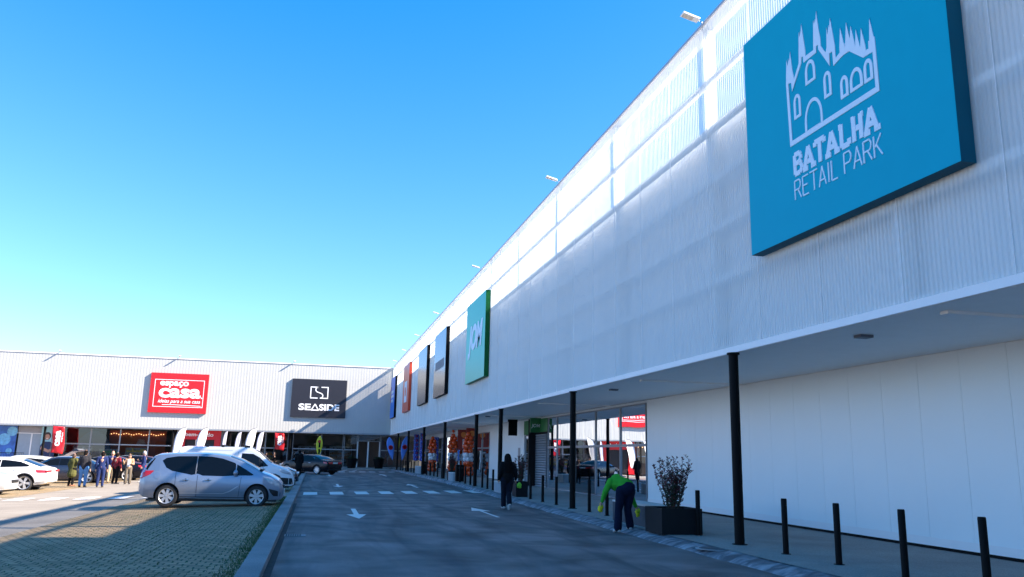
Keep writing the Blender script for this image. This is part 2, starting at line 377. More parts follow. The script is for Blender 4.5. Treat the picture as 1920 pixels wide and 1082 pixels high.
# drain grate
gt = empty('drain_grate', (-.32, 18.5, .006), 0, 'small slotted iron drain grate set in the road beside the left kerb', 'drain')
mb = MB(); mb.box(-.2, .24, -.22, .22, -.01, .004); mb.build('frame', mat('grate iron', (.2, .2, .21), .6, .5), gt)
mb = MB()
for k in range(7): mb.box(-.17+k*.047, -.145+k*.047, -.17, .17, .004, .009)
mb.build('slot', M_BLACK, gt)
mh = empty('manhole_cover', (7.55, 14.9, .085), 0, 'round manhole cover half sunk in the right kerb', 'manhole cover')
mb = MB(); mb.lathe([(.0, .0), (.27, 0), (.27, .012), (.24, .02), (0, .02)], 28); mb.build('lid', mat('worn iron lid', (.1, .1, .11), .7, .2, var=.2, vscale=9), mh)
mb = MB(); mb.lathe([(.28, 0), (.34, 0), (.34, .01), (.28, .01)], 28); mb.build('ring', M_CONC, mh)

# ------------------------------------------------------------------ right building (long retail block)
XF = 8.35; YN = -12.; YE = 95.98; ZB = 3.95; ZT = 11.95
rb = empty('retail_building', (12, 40, 0), 0, 'long white retail building on the right with corrugated perforated cladding above a canopy', 'building')
def rbp(o): o.parent = rb; o.matrix_parent_inverse = Matrix.Translation((-12, -40, 0)); return o
# corrugated screen
mb = MB(); y = YN; prev = None; k = 0; P = .088
offs = [0, 0, .02, .02]; steps = [P*.3, P*.2, P*.3, P*.2]
while y < YE:
    x = XF+offs[k % 4]; cur = (mb.bm.verts.new((x, y, ZB+.09)), mb.bm.verts.new((x, y, ZT-.04)))
    if prev: mb.bm.faces.new((prev[0], cur[0], cur[1], prev[1]))
    prev = cur; y += steps[k % 4]; k += 1
rbp(mb.build('cladding', M_SCREEN, norm=False))
mb = MB(); mb.box(XF-.035, XF+.45, YN, YE, ZT-.03, ZT+.04); rbp(mb.build('coping', M_COPING))
mb = MB(); mb.box(8.295, 8.37, 95.93, 96.3, ZB, 11.7); rbp(mb.build('corner_filler', M_WHITE))  # added filler that covers the bright gap between the two buildings
mb = MB(); mb.box(XF-.012, XF-.03, YN, YE, ZB, ZB+.13); rbp(mb.build('edge_trim', M_WHITE))
for z in (10.45, 9.25, 8.0, 6.85, 5.65):
    mb = MB(); mb.box(XF+.045, XF+.145, YN, YE-.3, z-.07, z+.07); rbp(mb.build('cladding_rail', M_WHITE))
k = -4
while 16.4+6.05*k < 95:
    y = 16.4+6.05*k; mb = MB(); mb.box(XF+.15, XF+.33, y-.09, y+.09, ZB+.1, ZT-.05); rbp(mb.build('cladding_stud', M_WHITE)); k += 1
# joint lines between sheets
y = -6.
while y < 95:
    mb = MB(); mb.box(XF-.008, XF+.002, y-.004, y+.004, ZB+.13, ZT-.03); rbp(mb.build('sheet_joint', M_WHITE)); y += 2.02
# solid body behind
mb = MB(); mb.box(8.8, 34, YN, 95.9, ZB+.25, 9.55); rbp(mb.build('upper_wall', mat('pale wall behind screen', (.80, .79, .78), .7)))
mb = MB(); mb.box(XF+.03, 12.02, YN, 98, ZB, ZB+.2); rbp(mb.build('soffit', M_SOFFIT))
for y in (9.9, 21.5, 32.5, 43.5, 54.5, 65.5, 76.5):
    mb = MB(); mb.box(8.8, 11.9, y-.08, y+.08, ZB-.05, ZB-.002); rbp(mb.build('soffit_beam', M_SOFFIT))
posts = [4.3, 15.3, 26.3, 37.4, 43.4, 54.5, 65.4, 76.6, 86.5]
for y in posts:
    mb = MB(); mb.lathe([(.15, gs(y)-.05), (.15, gs(y)+.012), (.097, gs(y)+.016), (.097, ZB-.04), (.13, ZB-.04), (.13, ZB-.002)], 24, c=(8.33, y, 0)); rbp(mb.build('column', M_BLACK, smooth=True))
# ground floor walls
def panel_wall(y0, y1, z0=.17, z1=ZB-.002, pw=1.15):
    y = y0
    while y < y1-.05:
        e = min(y1, y+pw); mb = MB(); mb.box(12.05, 12.17, y+.003, e-.003, gs(y)+.1 if z0 < 1 else z0, z1); rbp(mb.build('wall_panel', M_PANEL)); y = e
    if z0 < 1:
        mb = MB(); mb.box(12.035, 12.049, y0, y1, gs(y0)+.06, gs(y0)+.22); rbp(mb.build('base_trim', M_WHITE))
        mb = MB(); mb.box(12.06, 12.14, y0, y1, gs(y0)-.1, gs(y0)+.1); rbp(mb.build('plinth', M_BLACK))
panel_wall(YN, 28.85); panel_wall(47.6, 57.6)
panel_wall(28.85, 47.6, 3.86)
panel_wall(57.6, 96, 3.5)
# dark slab closing the interior
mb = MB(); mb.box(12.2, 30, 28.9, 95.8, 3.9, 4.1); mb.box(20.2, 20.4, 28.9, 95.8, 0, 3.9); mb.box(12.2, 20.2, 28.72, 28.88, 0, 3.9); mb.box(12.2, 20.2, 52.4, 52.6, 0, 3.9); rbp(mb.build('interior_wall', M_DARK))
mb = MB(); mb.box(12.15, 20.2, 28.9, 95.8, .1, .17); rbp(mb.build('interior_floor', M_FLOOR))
def shop_window(y0, y1, z0, z1, par, mat_=M_GLASS, x=12.06, name='window'):
    """framed pane in the right hand wall"""
    e = empty(name); e.parent = par; e.matrix_parent_inverse = par.matrix_world.inverted() if False else Matrix.Translation(-Vector(par.location))
    mb = MB(); f = .025
    for b in ((y0, y1, z0, z0+f*2), (y0, y1, z1-f*2, z1), (y0, y0+f*2, z0+f*2, z1-f*2), (y1-f*2, y1, z0+f*2, z1-f*2)): mb.box(x-.04, x+.06, *b)
    o = mb.build('frame', M_FRAME, e)
    mb = MB(); mb.quad((x, y0+f*2, z0+f*2), (x, y1-f*2, z0+f*2), (x, y1-f*2, z1-f*2), (x, y0+f*2, z1-f*2)); mb.build('pane', mat_, e)
ys = [28.9, 31.63, 34.68, 37.7, 40.7, 42.4]
for a, b in zip(ys[:-1], ys[1:]):
    shop_window(a+.004, b-.004, .16, 2.28, rb); shop_window(a+.004, b-.004, 2.285, 3.85, rb)
# entrance of the green shop: shutter, side glass
mb = MB()
for k in range(22): mb.tube([(12.02, 42.5, .22+k*.13), (12.02, 44.7, .22+k*.13)], .062, 8)
rbp(mb.build('roller_shutter', mat('grey shutter slats', (.33, .34, .36), .45, .5), smooth=True))
shop_window(44.95, 47.3, .16, 3.0, rb)
mb = MB(); mb.box(11.6, 12.3, 44.74, 44.92, .12, 3.85); mb.box(11.98, 12.2, 42.41, 44.73, 3.06, 3.12); rbp(mb.build('door_frame', M_CORTEN))
gp = mat('green shop panel', (.03, .19, .055), .4, var=.05)
mb = MB(); mb.box(12.0, 12.1, 44.93, 47.5, 3.05, 3.84); rbp(mb.build('green_fascia', gp))
mb = MB(); mb.box(12.0, 12.2, 42.41, 44.73, 3.13, 3.84); rbp(mb.build('green_fascia', gp))
for y in (57.7, 60.3, 62.9, 65.5, 68.5, 71.5, 74.5, 77.5, 80.5, 83.5, 86.5, 89.5, 92.5):
    n_ = {57.7: 60.3, 60.3: 62.9, 62.9: 65.5, 65.5: 68.5, 92.5: 95.4}.get(y, y+3)
    if y in (74.5, 83.5): continue
    shop_window(y+.004, n_-.004, .3, 2.35, rb, M_GLASS2); shop_window(y+.004, n_-.004, 2.355, 3.48, rb, M_GLASS2)
# small wall intercom/doors details
mb = MB(); mb.box(12.03, 12.06, 48.5, 49.0, 1.3, 2.3); rbp(mb.build('wall_cabinet', M_FRAME))
for y in (12.5, 25.0, 45.):
    mb = MB(); mb.box(9.1, 9.35, y-.3, y-.1, ZB-.05, ZB-.002); rbp(mb.build('canopy_light', mat('canopy lamp housing', (.12, .13, .16), .5)))

# ------------------------------------------------------------------ left (far) building
YL = 96.; ZTL = 11.66; ZBL = 4.0
lb = empty('corner_shop_building', (-12, 98, 0), 0, 'white corrugated shop building closing the far end of the car park', 'building')
def lbp(o): o.parent = lb; o.matrix_parent_inverse = Matrix.Translation((12, -98, 0)); return o
mb = MB(); x = -62.; prev = None; k = 0; P = .31; st = [P*.3, P*.2, P*.3, P*.2]; of = [0, 0, .006, .006]
while x < 8.33:
    yy = YL+of[k % 4]; cur = (mb.bm.verts.new((x, yy, ZBL)), mb.bm.verts.new((x, yy, ZTL)))
    if prev: mb.bm.faces.new((prev[0], cur[0], cur[1], prev[1]))
    prev = cur; x += st[k % 4]; k += 1
M_CLADL = mat('white corrugated sheet', (.46, .465, .44), .5, var=.03, vscale=1.2)
lbp(mb.build('cladding', M_CLADL, norm=False))
mb = MB(); mb.box(-62, 8.32, YL-.06, YL+.3, ZTL, ZTL+.1); lbp(mb.build('coping', M_WHITE))
mb = MB(); mb.box(-62, 8.32, YL-.03, YL-.012, ZBL-.06, ZBL+.1); lbp(mb.build('edge_trim', M_FRAME))
mb = MB(); mb.box(-62, 8.3, YL+.06, 112, ZBL+.2, 10.9); lbp(mb.build('upper_wall', M_WHITE))
mb = MB(); mb.box(-62, 12, YL+.05, 98.3, ZBL-.02, ZBL+.18); lbp(mb.build('soffit', M_SOFFIT))
for x in (-40.6, -28.0, -15.26, -2.85):
    mb = MB(); mb.lathe([(.12, gl(x)+.1), (.12, ZBL-.03)], 16, c=(x, YL+.25, 0)); lbp(mb.build('column', M_BLACK, smooth=True))
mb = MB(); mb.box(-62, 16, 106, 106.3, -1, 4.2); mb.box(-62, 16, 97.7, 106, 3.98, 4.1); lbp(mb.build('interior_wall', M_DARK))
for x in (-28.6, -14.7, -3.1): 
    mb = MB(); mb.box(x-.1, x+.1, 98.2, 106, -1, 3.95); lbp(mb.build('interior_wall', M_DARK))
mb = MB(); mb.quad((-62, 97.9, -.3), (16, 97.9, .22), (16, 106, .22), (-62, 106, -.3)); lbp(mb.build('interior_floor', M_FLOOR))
def lwin(x0, x1, z0, z1, m=M_GLASS2, y=98.):
    e = empty('window'); e.parent = lb; e.matrix_parent_inverse = Matrix.Translation((12, -98, 0)); f = .03
    mb = MB()
    for b in ((x0, x1, z0, z0+f*2), (x0, x1, z1-f*2, z1), (x0, x0+f*2, z0+f*2, z1-f*2), (x1-f*2, x1, z0+f*2, z1-f*2)): mb.box(b[0], b[1], y-.05, y+.06, b[2], b[3])
    mb.build('frame', M_FRAME, e)
    mb = MB(); mb.quad((x0+f*2, y, z0+f*2), (x1-f*2, y, z0+f*2), (x1-f*2, y, z1-f*2), (x0+f*2, y, z1-f*2)); mb.build('pane', m, e)
for a, b in ((-36, -33.4), (-33.4, -31.2), (-26.9, -23.9), (-23.9, -20.95), (-20.95, -18), (-18, -15.4), (-10.3, -8.3), (-8.3, -5.6), (-5.6, -3.1), (-2.6, .6), (.6, 3.1), (7.4, 9.4), (9.4, 12)):
    zl = gl(a)+.16; lwin(a+.004, b-.004, zl, 2.2); lwin(a+.004, b-.004, 2.205, 3.97)
lwin(3.2, 4.7, gl(3)+.16, 2.2); lwin(3.2, 4.7, 2.205, 3.97); lwin(4.75, 7.35, 3.2, 3.97)
# grey glazed double door near the left
M_GREYD = mat('grey blind door glass', (.3, .35, .4), .25)
for x0, x1 in ((-31.0, -29.75), (-29.65, -28.5)):
    mb = MB(); mb.box(x0, x1, 97.96, 98.02, -.3, 3.15); d = lbp(mb.build('door', M_GREYD))
mb = MB(); mb.box(-29.76, -29.64, 97.9, 98.04, -.3, 3.2); mb.box(-31.2, -28.4, 97.93, 98.04, 3.16, 3.24); lbp(mb.build('door_frame', M_WHITE))
mb = MB(); mb.box(-31.1, -28.4, 97.98, 98.06, 3.25, 3.96); lbp(mb.build('door_fascia', mat('grey fascia', (.3, .3, .32), .6)))
mb = MB(); mb.box(-15.1, -14.9, 97.8, 98.05, -.3, 3.97); mb.box(-10.55, -10.3, 97.8, 98.05, -.1, 3.97); lbp(mb.build('door_frame', M_FRAME))
# entrance of the corner shop: dark opening with white post
mb = MB(); mb.box(5.9, 6.05, 97.9, 98.05, .2, 3.18); mb.box(4.72, 4.82, 97.9, 98.05, .2, 3.18); mb.box(7.25, 7.35, 97.9, 98.05, .2, 3.18); lbp(mb.build('door_frame', M_WHITE))
RED = mat('red sign paint', (.56, .008, .014), .4, var=.03)
WPAINT = mat('white lettering', (.82, .83, .84), .5, var=.02)

# things inside the far shop, seen through the glass
def stand(x0, x1, y0, y1, z0, z1, c, label, cat='display', name='display_stand'):
    e = empty(name, ((x0+x1)/2, (y0+y1)/2, z0), 0, label, cat)
    w = (x1-x0)/2; d = (y1-y0)/2; h = z1-z0
    mb = MB(); mb.box(-w, w, d-.05, d, 0, h); mb.box(-w, -w+.04, -d, d-.05, 0, h); mb.box(w-.04, w, -d, d-.05, 0, h); mb.build('frame', mat('shelf frame', (.35, .35, .36), .5), e)
    n = max(2, int(h/.45))
    for k in range(n):
        mb = MB(); mb.box(-w+.045, w-.045, -d, d-.06, h*k/n, h*k/n+.03); mb.build('shelf', mat('shelf board', (.5, .48, .45), .5), e)
        mb = MB(); u = -w+.1
        while u < w-.12:
            a = random.uniform(.1, .25); hh = random.uniform(.12, h/n-.08); mb.box(u, min(w-.06, u+a), -d+.06, d-.15, h*k/n+.031, h*k/n+hh+.031); u += a+.03
        q = random.choice(c); mb.build('goods', mat('goods %.2f %.2f %.2f' % q, q, .5), e)
    return e
cr = [(.5, .04, .03), (.6, .25, .02), (.55, .45, .1), (.1, .2, .5), (.6, .6, .6), (.08, .3, .12)]
stand(-25.8, -23.9, 99, 99.6, -.1, 2.0, cr, 'shelf of yellow and red goods behind the glass beside the red banner')
stand(-23.2, -21.3, 99.3, 99.9, -.1, 1.7, cr, 'shelf of mixed goods behind the glass, second from the grey door')
stand(-20.5, -18.4, 99.2, 99.8, -.1, 1.9, cr, 'shelf of pale boxes inside the shop behind the brown coat')
stand(-9.9, -7.4, 99.3, 99.9, 0, 2.1, cr, 'shop shelf behind the glass between the white flags')
stand(-6.9, -4.4, 99.4, 99.9, 0, 1.8, cr, 'shop shelf behind the glass beside the small red banner')
stand(-2.0, 1.2, 99.8, 100.3, .1, 2.5, [(.3, .12, .04), (.5, .25, .1), (.12, .06, .03)], 'long shelf of brown shoes inside the corner shop behind the yellow flag')
stand(1.6, 4.2, 99.8, 100.3, .1, 2.6, [(.3, .12, .04), (.45, .3, .2), (.1, .05, .03)], 'tall shelf of shoes inside the corner shop beside its dark doorway')
o = empty('feature_wall', (-20.8, 104, 0), 0, 'orange red back wall with string lights inside the far shop', 'partition')
mb = MB(); mb.box(-2.6, 3.6, 0, .2, -.2, 3.9); mb.build('board', mat('orange wall', (.62, .12, .05), .7), o)
mb = MB()
for k in range(22): mb.sphere((-2.4+k*.27, -.1, 3.45+.08*math.sin(k*1.3)), .045, 8, 6)
mb.build('string_lights', mat('warm bulbs', (1, .7, .3), .5, emit=(1, .62, .25), es=1.6), o)
o = empty('arched_partition', (-24.4, 101.5, 0), 0, 'dark blue round topped partition inside the shop left of the orange wall', 'partition')
mb = MB(); pts = [(-1.9, -.2)]+[(-1.9+3.8*k/14, 1.6+2.1*math.sin(math.pi*k/14)**.6) for k in range(15)]+[(1.9, -.2)]
mb.extr(pts, 0, .15); mb.build('board', mat('blue grey board', (.07, .11, .19), .6), o)
o = empty('hanging_lamp', (-19.2, 100.4, 2.3), 0, 'round wire pendant lamp hanging in front of the orange wall', 'lamp'); 
mb = MB()
for t in range(5):
    a = [( .5*math.cos(q*math.pi/9)*(1-.1*t), .5*math.sin(q*math.pi/9), .12*t) for q in range(19)]; mb.tube(a, .02, 6, False)
mb.build('shade', M_WHITE, o); mb = MB(); mb.tube([(0, 0, .5), (0, 0, 1.65)], .012, 6); mb.build('cord', M_BLACK, o)
# red entrance portal 'bem-vindo'
o = empty('entrance_portal', (-12.6, 97.5, 0), 0, 'red welcome portal around the dark doorway between two white flags', 'entrance')
mb = MB(); mb.box(-2.2, 2.2, -.15, .15, 2.95, 3.95); mb.box(1.55, 2.2, -.15, .15, -.05, 2.949); mb.box(-2.2, -1.55, -.15, .15, -.05, 2.949); mb.build('panel', RED, o)
text('lettering', 'bem-vindo', -1.6, 3.3, 3.0, .4, .02, WPAINT, o, -.152, .02)
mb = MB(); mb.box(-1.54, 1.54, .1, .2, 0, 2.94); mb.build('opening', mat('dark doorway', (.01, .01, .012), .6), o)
mb = MB(); mb.box(-.45, -.3, -.02, .09, 0, 2.94); mb.build('door_post', M_WHITE, o)
# posters on the glass
o = empty('window_poster', (-32.6, 97.86, 0), 0, 'large blue poster with round balloons on the leftmost shop window', 'poster')
mb = MB(); mb.box(-1.5, 1.45, -.02, 0, -.2, 3.95); mb.build('sheet', mat('blue print', (.04, .13, .42), .4, var=.45, vscale=1.5), o)
bmat = mat('pale blue balloon print', (.16, .42, .75), .4, var=.3, vscale=4)
for (x, z, r) in ((.3, 2.5, .62), (1.0, 3.35, .5), (-.7, 3.1, .5), (.9, 1.3, .3), (-.3, 1.0, .45)):
    mb = MB(); mb.lathe([(0, -.001), (r, -.001), (r, -.006), (0, -.006)], 28, 'Y', (x, -.02-.001*r, z)); mb.build('balloon_print', bmat, o)
o = empty('window_poster', (-28.0, 97.84, 0), 0, 'poster of a smiling dark haired woman in navy beside the black column', 'poster')
mb = MB(); mb.box(-.75, .7, -.02, 0, -.2, 3.95); mb.build('sheet', mat('pale turquoise print', (.3, .55, .62), .4), o)
def flat(nm, pts, m, y): mb = MB(); mb.extr(pts, y-.003, y); return mb.build(nm, m, o)
circ = lambda cx, cz, rx, rz, n=20: [(cx+rx*math.cos(2*math.pi*k/n), cz+rz*math.sin(2*math.pi*k/n)) for k in range(n)]
flat('hair_print', circ(-.15, 2.95, .36, .42), mat('printed hair', (.03, .02, .018), .5), -.022)
flat('face_print', circ(-.14, 2.85, .23, .3), mat('printed skin', (.5, .27, .19), .5), -.026)
flat('top_print', [(-.75, -.2), (-.75, 1.9), (-.5, 2.35), (.2, 2.35), (.7, 2.0), (.7, -.2)], mat('printed navy', (.015, .03, .1), .5), -.0225)
flat('arm_print', [(-.7, 1.55), (.1, 1.2), (.7, 1.45), (.7, 1.75), (.1, 1.5), (-.65, 1.85)], mat('printed skin', (.5, .27, .19), .5), -.0265)
flat('smile_print', [(-.25, 2.72), (-.03, 2.72), (-.08, 2.66), (-.2, 2.66)], mat('printed teeth', (.8, .8, .8), .5), -.030)
# metal railing left
o = empty('railing', (-31.4, 94.6, gl(-31)+.14), 0, 'low black metal railing on the pavement in front of the blue poster', 'railing')
mb = MB(); mb.box(-2.4, 2.2, -.02, .02, 1.5, 1.55); mb.box(-2.4, 2.2, -.02, .02, .1, .14); mb.build('rail', M_BLACK, o)
mb = MB()
for k in range(31): mb.box(-2.38+k*.15, -2.36+k*.15, -.01, .01, .14, 1.5)
mb.build('bars', M_BLACK, o)

# ------------------------------------------------------------------ wall signs
def wall_sign(side, pos, w, z0, z1, t, m, label, edge=None):
    """root at centre bottom of the sign; local -Y is the face. side R: on long facade (pos=y), L: on far building (pos=x)"""
    if side == 'R': e = empty('wall_sign', (XF-.012, pos, z0), -math.pi/2, label, 'sign')
    else: e = empty('wall_sign', (pos, YL-.012, z0), 0, label, 'sign')
    mb = MB(); mb.box(-w/2, w/2, -t+.006, 0, 0, z1-z0, bev=.01); mb.build('box', edge or m, e)
    mb = MB(); mb.box(-w/2+.004, w/2-.004, -t, -t+.0055, .004, z1-z0-.004); mb.build('face', m, e); return e
BIGB = mat('teal blue sign face', (.0, .38, .52), .6, var=.02, spec=.12)
BIGE = mat('shaded teal sign edge', (.0, .085, .13), .6, spec=.15)  # darker copy of the face colour, puts shade on the sign's sides
LOGOW = mat('pale lettering', (.66, .80, .90), .5, var=.01)
T = .25
s = wall_sign('R', 11.27, 5.42, 5.7, 10.2, T, BIGB, 'huge blue wall sign with a white monastery outline above BATALHA RETAIL PARK', BIGE)
OUT = [(-1.219, 2.918), (-1.169, 3.395), (-1.136, 3.259), (-1.105, 3.403), (-1.087, 3.299), (-1.04, 3.506), (-1.003, 3.13), (-0.969, 2.988), (-0.957, 2.92), (-0.784, 3.148), (-0.736, 3.733), (-0.717, 3.613), (-0.685, 3.737), (-0.68, 3.656), (-0.644, 3.856), (-0.609, 3.555), (-0.572, 3.288), (-0.569, 3.179), (-0.328, 3.17), (-0.284, 3.718), (-0.262, 3.629), (-0.229, 3.718), (-0.22, 3.667), (-0.186, 3.847), (-0.148, 3.46), (-0.117, 3.293), (-0.115, 3.142), (0.01, 2.951), (0.047, 3.028), (0.075, 3.384), (0.095, 3.239), (0.137, 3.401), (0.149, 3.343), (0.187, 3.5), (0.232, 3.165), (0.266, 2.957), (0.269, 2.717), (0.387, 2.758), (0.386, 2.852), (0.436, 3.185), (0.504, 2.862), (0.524, 2.851), (0.525, 2.765), (0.545, 2.854), (0.594, 3.192), (0.66, 2.864), (0.706, 3.066), (0.77, 2.736), (0.782, 2.66), (0.822, 2.946), (0.888, 2.625), (0.904, 2.582), (0.95, 2.897), (1.019, 2.563), (1.029, 2.47), (1.095, 2.462), (1.099, 2.589), (1.124, 2.583), (1.163, 2.951), (1.225, 2.604), (1.247, 2.585), (1.269, 1.669), (-1.186, 1.681)]
INN = [(-1.147, 2.914), (-1.055, 2.89), (-1.039, 2.704), (-0.712, 3.112), (-0.694, 3.219), (-0.646, 3.21), (-0.64, 3.084), (-0.254, 3.086), (-0.247, 3.204), (-0.191, 3.204), (-0.188, 3.113), (0.1, 2.657), (0.104, 2.881), (0.189, 2.881), (0.199, 2.608), (0.452, 2.667), (0.623, 2.661), (0.951, 2.377), (1.18, 2.364), (1.187, 1.764), (-1.113, 1.772)]
def arch(cx, z0, w, h, k=0.):
    return [(cx-w/2, z0), (cx+w/2, z0)]+[(cx+w/2*math.cos(q*math.pi/16), z0+h-w*.75+w*.75*math.sin(q*math.pi/16)) for q in range(17)]
loops = [OUT, INN]
for (cx, z0, w, h) in ((-.465, 2.62, .30, .43), (-.905, 2.135, .22, .46), (1.045, 1.93, .215, .38), (.003, 2.135, .21, .47), (.44, 1.93, .205, .385), (.745, 1.932, .32, .375)):
    loops += [arch(cx, z0, w, h), arch(cx, z0+.055, w-.125, h-.12)]
curve_fill('monastery_outline', loops, .012, LOGOW, s, -T)
curve_fill('door_outline', [arch(-.442, 1.774, .52, .54)+[], arch(-.442, 1.78, .41, .47)], .010, LOGOW, s, -T)
# slab lettering BATALHA
LW = .30; gap = .335; hh = .455; z0 = 1.07
def slab(x, segs, serifs):
    st_ = []
    for pl in segs: st_.append([(x+p[0]*LW, z0+.045+p[1]*(hh-.09)) for p in pl])
    return st_, [(x+p[0]*LW, z0+p[1]*hh) for p in serifs]
glyph = {'B': ([[(.15, 0), (.15, 1)], [(.15, 1), (.65, 1), (.78, .85), (.78, .65), (.6, .53), (.15, .53)], [(.6, .53), (.85, .38), (.85, .15), (.68, 0), (.15, 0)]], [(-.1, 1), (-.1, 0)]),
         'A': ([[(.0, -.04), (.45, 1.04)], [(.45, 1.04), (.9, -.04)], [(.18, .3), (.72, .3)]], []),
         'T': ([[(.0, 1), (.9, 1)], [(.45, 1), (.45, -.08)], [(.02, 1.02), (.02, .78)], [(.88, 1.02), (.88, .78)]], []),
         'L': ([[(.2, 1.08), (.2, 0)], [(.2, 0), (.85, 0)], [(.85, -.05), (.85, .25)], [(.0, 1), (.2, 1)]], []),
         'H': ([[(.17, 1.08), (.17, -.08)], [(.77, 1.08), (.77, -.08)], [(.17, .5), (.77, .5)], [(-.02, 1), (.17, 1)], [(.77, 1), (.98, 1)]], [])}
sg = []
for k, ch in enumerate('BATALHA'):
    x = -1.12+gap*k; a, _ = slab(x, *glyph[ch]); sg += a
    if ch == 'A': sg += [[(x-.05, z0+.04), (x+.1, z0+.04)], [(x+.2, z0+.04), (x+.34, z0+.04)]]
strokes('lettering_name', sg, .094, .012, LOGOW, s, -T)
thin = {'R': [[(0, 0), (0, 1), (.6, 1), (.75, .85), (.75, .65), (.6, .5), (0, .5)], [(.4, .5), (.8, 0)]], 'E': [[(.7, 1), (0, 1), (0, 0), (.7, 0)], [(0, .52), (.6, .52)]],
        'T': [[(0, 1), (.9, 1)], [(.45, 1), (.45, 0)]], 'A': [[(0, 0), (.42, 1), (.84, 0)], [(.13, .3), (.71, .3)]], 'I': [[(.1, 0), (.1, 1)]], 'L': [[(0, 1), (0, 0), (.6, 0)]],
        'P': [[(0, 0), (0, 1), (.6, 1), (.75, .85), (.75, .62), (.6, .47), (0, .47)]], 'K': [[(0, 0), (0, 1)], [(.7, 1), (.08, .48)], [(.2, .58), (.75, 0)]]}
adv = {'R': 1.05, 'E': .95, 'T': 1.05, 'A': 1.08, 'I': .45, 'L': .85, ' ': .55, 'P': 1.0, 'K': .8}
tot = sum(adv[c] for c in 'RETAIL PARK'); sc = 2.36/tot; x = -1.115; sg = []
for ch in 'RETAIL PARK':
    for pl in thin.get(ch, []): sg.append([(x+p[0]*sc, .65+p[1]*.345) for p in pl])
    x += adv[ch]*sc
strokes('lettering_line', sg, .026, .012, LOGOW, s, -T)
GLOSSG = mat('sky tinted green sign', (.0, .50, .36), .35, var=.02, spec=.25)  # teal of the mirrored sky is mixed into this face colour
s = wall_sign('R', 43.3, 5.45, 5.75, 10.25, T, GLOSSG, 'green wall sign reading JOM high on the long facade', mat('shaded green sign edge', (.0, .10, .02), .5, spec=.2))  # shade on the sign's side is put into its edge colour
text('lettering', 'JOM', -1.95, 1.3, 4.1, 1.85, .02, LOGOW, s, -T, .05, .25)
BLK = mat('glossy black sign', (.012, .013, .017), .2, var=.02, spec=1.)
BLKE = mat('black sign edge', (.006, .006, .007), .6, spec=.1)
s = wall_sign('R', 56.6, 5.4, 5.8, 10.35, T, BLK, 'glossy black wall sign nearest the green one', BLKE)
text('lettering', 'HOMES', -1.8, 1.9, 3.6, .7, .02, LOGOW, s, -T, .02) if False else strokes('lettering', [[(-1.9+.42*k, 1.9), (-1.9+.42*k, 2.5)] for k in range(10)], .13, .02, mat('dim silver letters', (.3, .33, .38), .4), s, -T)
s = wall_sign('R', 66.5, 5.4, 5.8, 10.35, T, BLK, 'glossy black wall sign between another black one and the orange one', BLKE)
s = wall_sign('R', 78.9, 5.2, 5.8, 10.35, T, mat('glossy orange sign', (.62, .06, .02), .35), 'orange red wall sign with a white square emblem near the far corner')
mb = MB(); mb.box(-1.1, 1.1, -T-.02, -T, .9, 2.9); mb.build('emblem', LOGOW, s)
mb = MB(); mb.lathe([(.0, 0), (.45, 0), (.45, -.02), (0, -.02)], 20, 'Y', (0, -T-.021, 1.9)); mb.build('emblem_dot', mat('glossy orange sign', (1, 1, 1)), s)
s = wall_sign('R', 93.0, 4.8, 5.8, 10.35, T, mat('glossy blue sign', (.01, .2, .75), .35), 'bright blue wall sign in the building corner', BLKE)
strokes('lettering', [[(-1.6, 2.9), (.9, 2.9)], [(-1.6, 2.4), (1.3, 2.4)], [(-1.6, 1.9), (.6, 1.9)]], .3, .02, LOGOW, s, -T)
strokes('stripe', [[(-2.2, 1.8), (-1.9, 3.6)]], .25, .02, RED, s, -T)
TL = .24
s = wall_sign('L', -15.05, 6.0, 5.73, 10.05, TL, RED, 'red wall sign reading espaço casa ideias para a sua casa on the far building')
mb = MB(); b = .06
for q in ((-2.55, 2.6, .62, .62+b), (-2.55, 2.6, 3.62-b, 3.62), (-2.55, -2.55+b, .62+b, 3.62-b), (2.6-b, 2.6, .62+b, 3.62-b)): mb.box(q[0], q[1], -TL-.012, -TL, q[2], q[3])
mb.build('border', WPAINT, s)
text('lettering_top', 'espaço', -2.0, 2.72, 2.95, .72, .014, WPAINT, s, -TL, .03)
text('lettering_name', 'casa', -2.05, 1.62, 4.35, 1.05, .014, WPAINT, s, -TL-.001, .035)
text('lettering_line', 'ideias para a sua casa', -2.05, .95, 4.35, .52, .014, WPAINT, s, -TL-.002, .008, .3)
mb = MB(); mb.lathe([(0, 0), (.07, 0), (.07, -.012), (0, -.012)], 12, 'Y', (2.42, -TL-.002, 1.68)); mb.build('dot', WPAINT, s)
strokes('underline', [[(-1.6, .86), (-.4, .88), (2.4, .80)]], .06, .012, WPAINT, s, -TL)
s = wall_sign('L', .0, 6.1, 5.71, 10.02, TL, BLK if False else mat('matt navy black sign', (.012, .013, .022), .5, var=.02), 'black wall sign reading SEASIDE on the far building')
# letters: S E A(triangle) S I D E
text('lettering', 'SE', -2.2, .78, 1.35, .74, .014, WPAINT, s, -TL, .035)
strokes('triangle_letter', [[(-.78, .81), (-.38, 1.5)], [(-.38, 1.5), (.02, .81)], [(-.82, .82), (.06, .82)]], .12, .014, WPAINT, s, -TL)
text('lettering', 'SIDE', .08, .78, 2.25, .74, .014, WPAINT, s, -TL, .035)
strokes('emblem', [[(-.1, 3.42), (-.95, 3.42)], [(-.95, 3.46), (-.95, 2.14)], [(-.99, 2.18), (-.15, 2.18)], [(.1, 2.18), (.95, 2.18)], [(.95, 2.14), (.95, 3.46)], [(.99, 3.42), (.2, 3.42)],
                   [(-.1, 3.42), (-.38, 3.34), (-.42, 3.08), (-.3, 2.9), (.28, 2.7), (.42, 2.5), (.36, 2.26), (.1, 2.18)]], .11, .014, WPAINT, s, -TL)
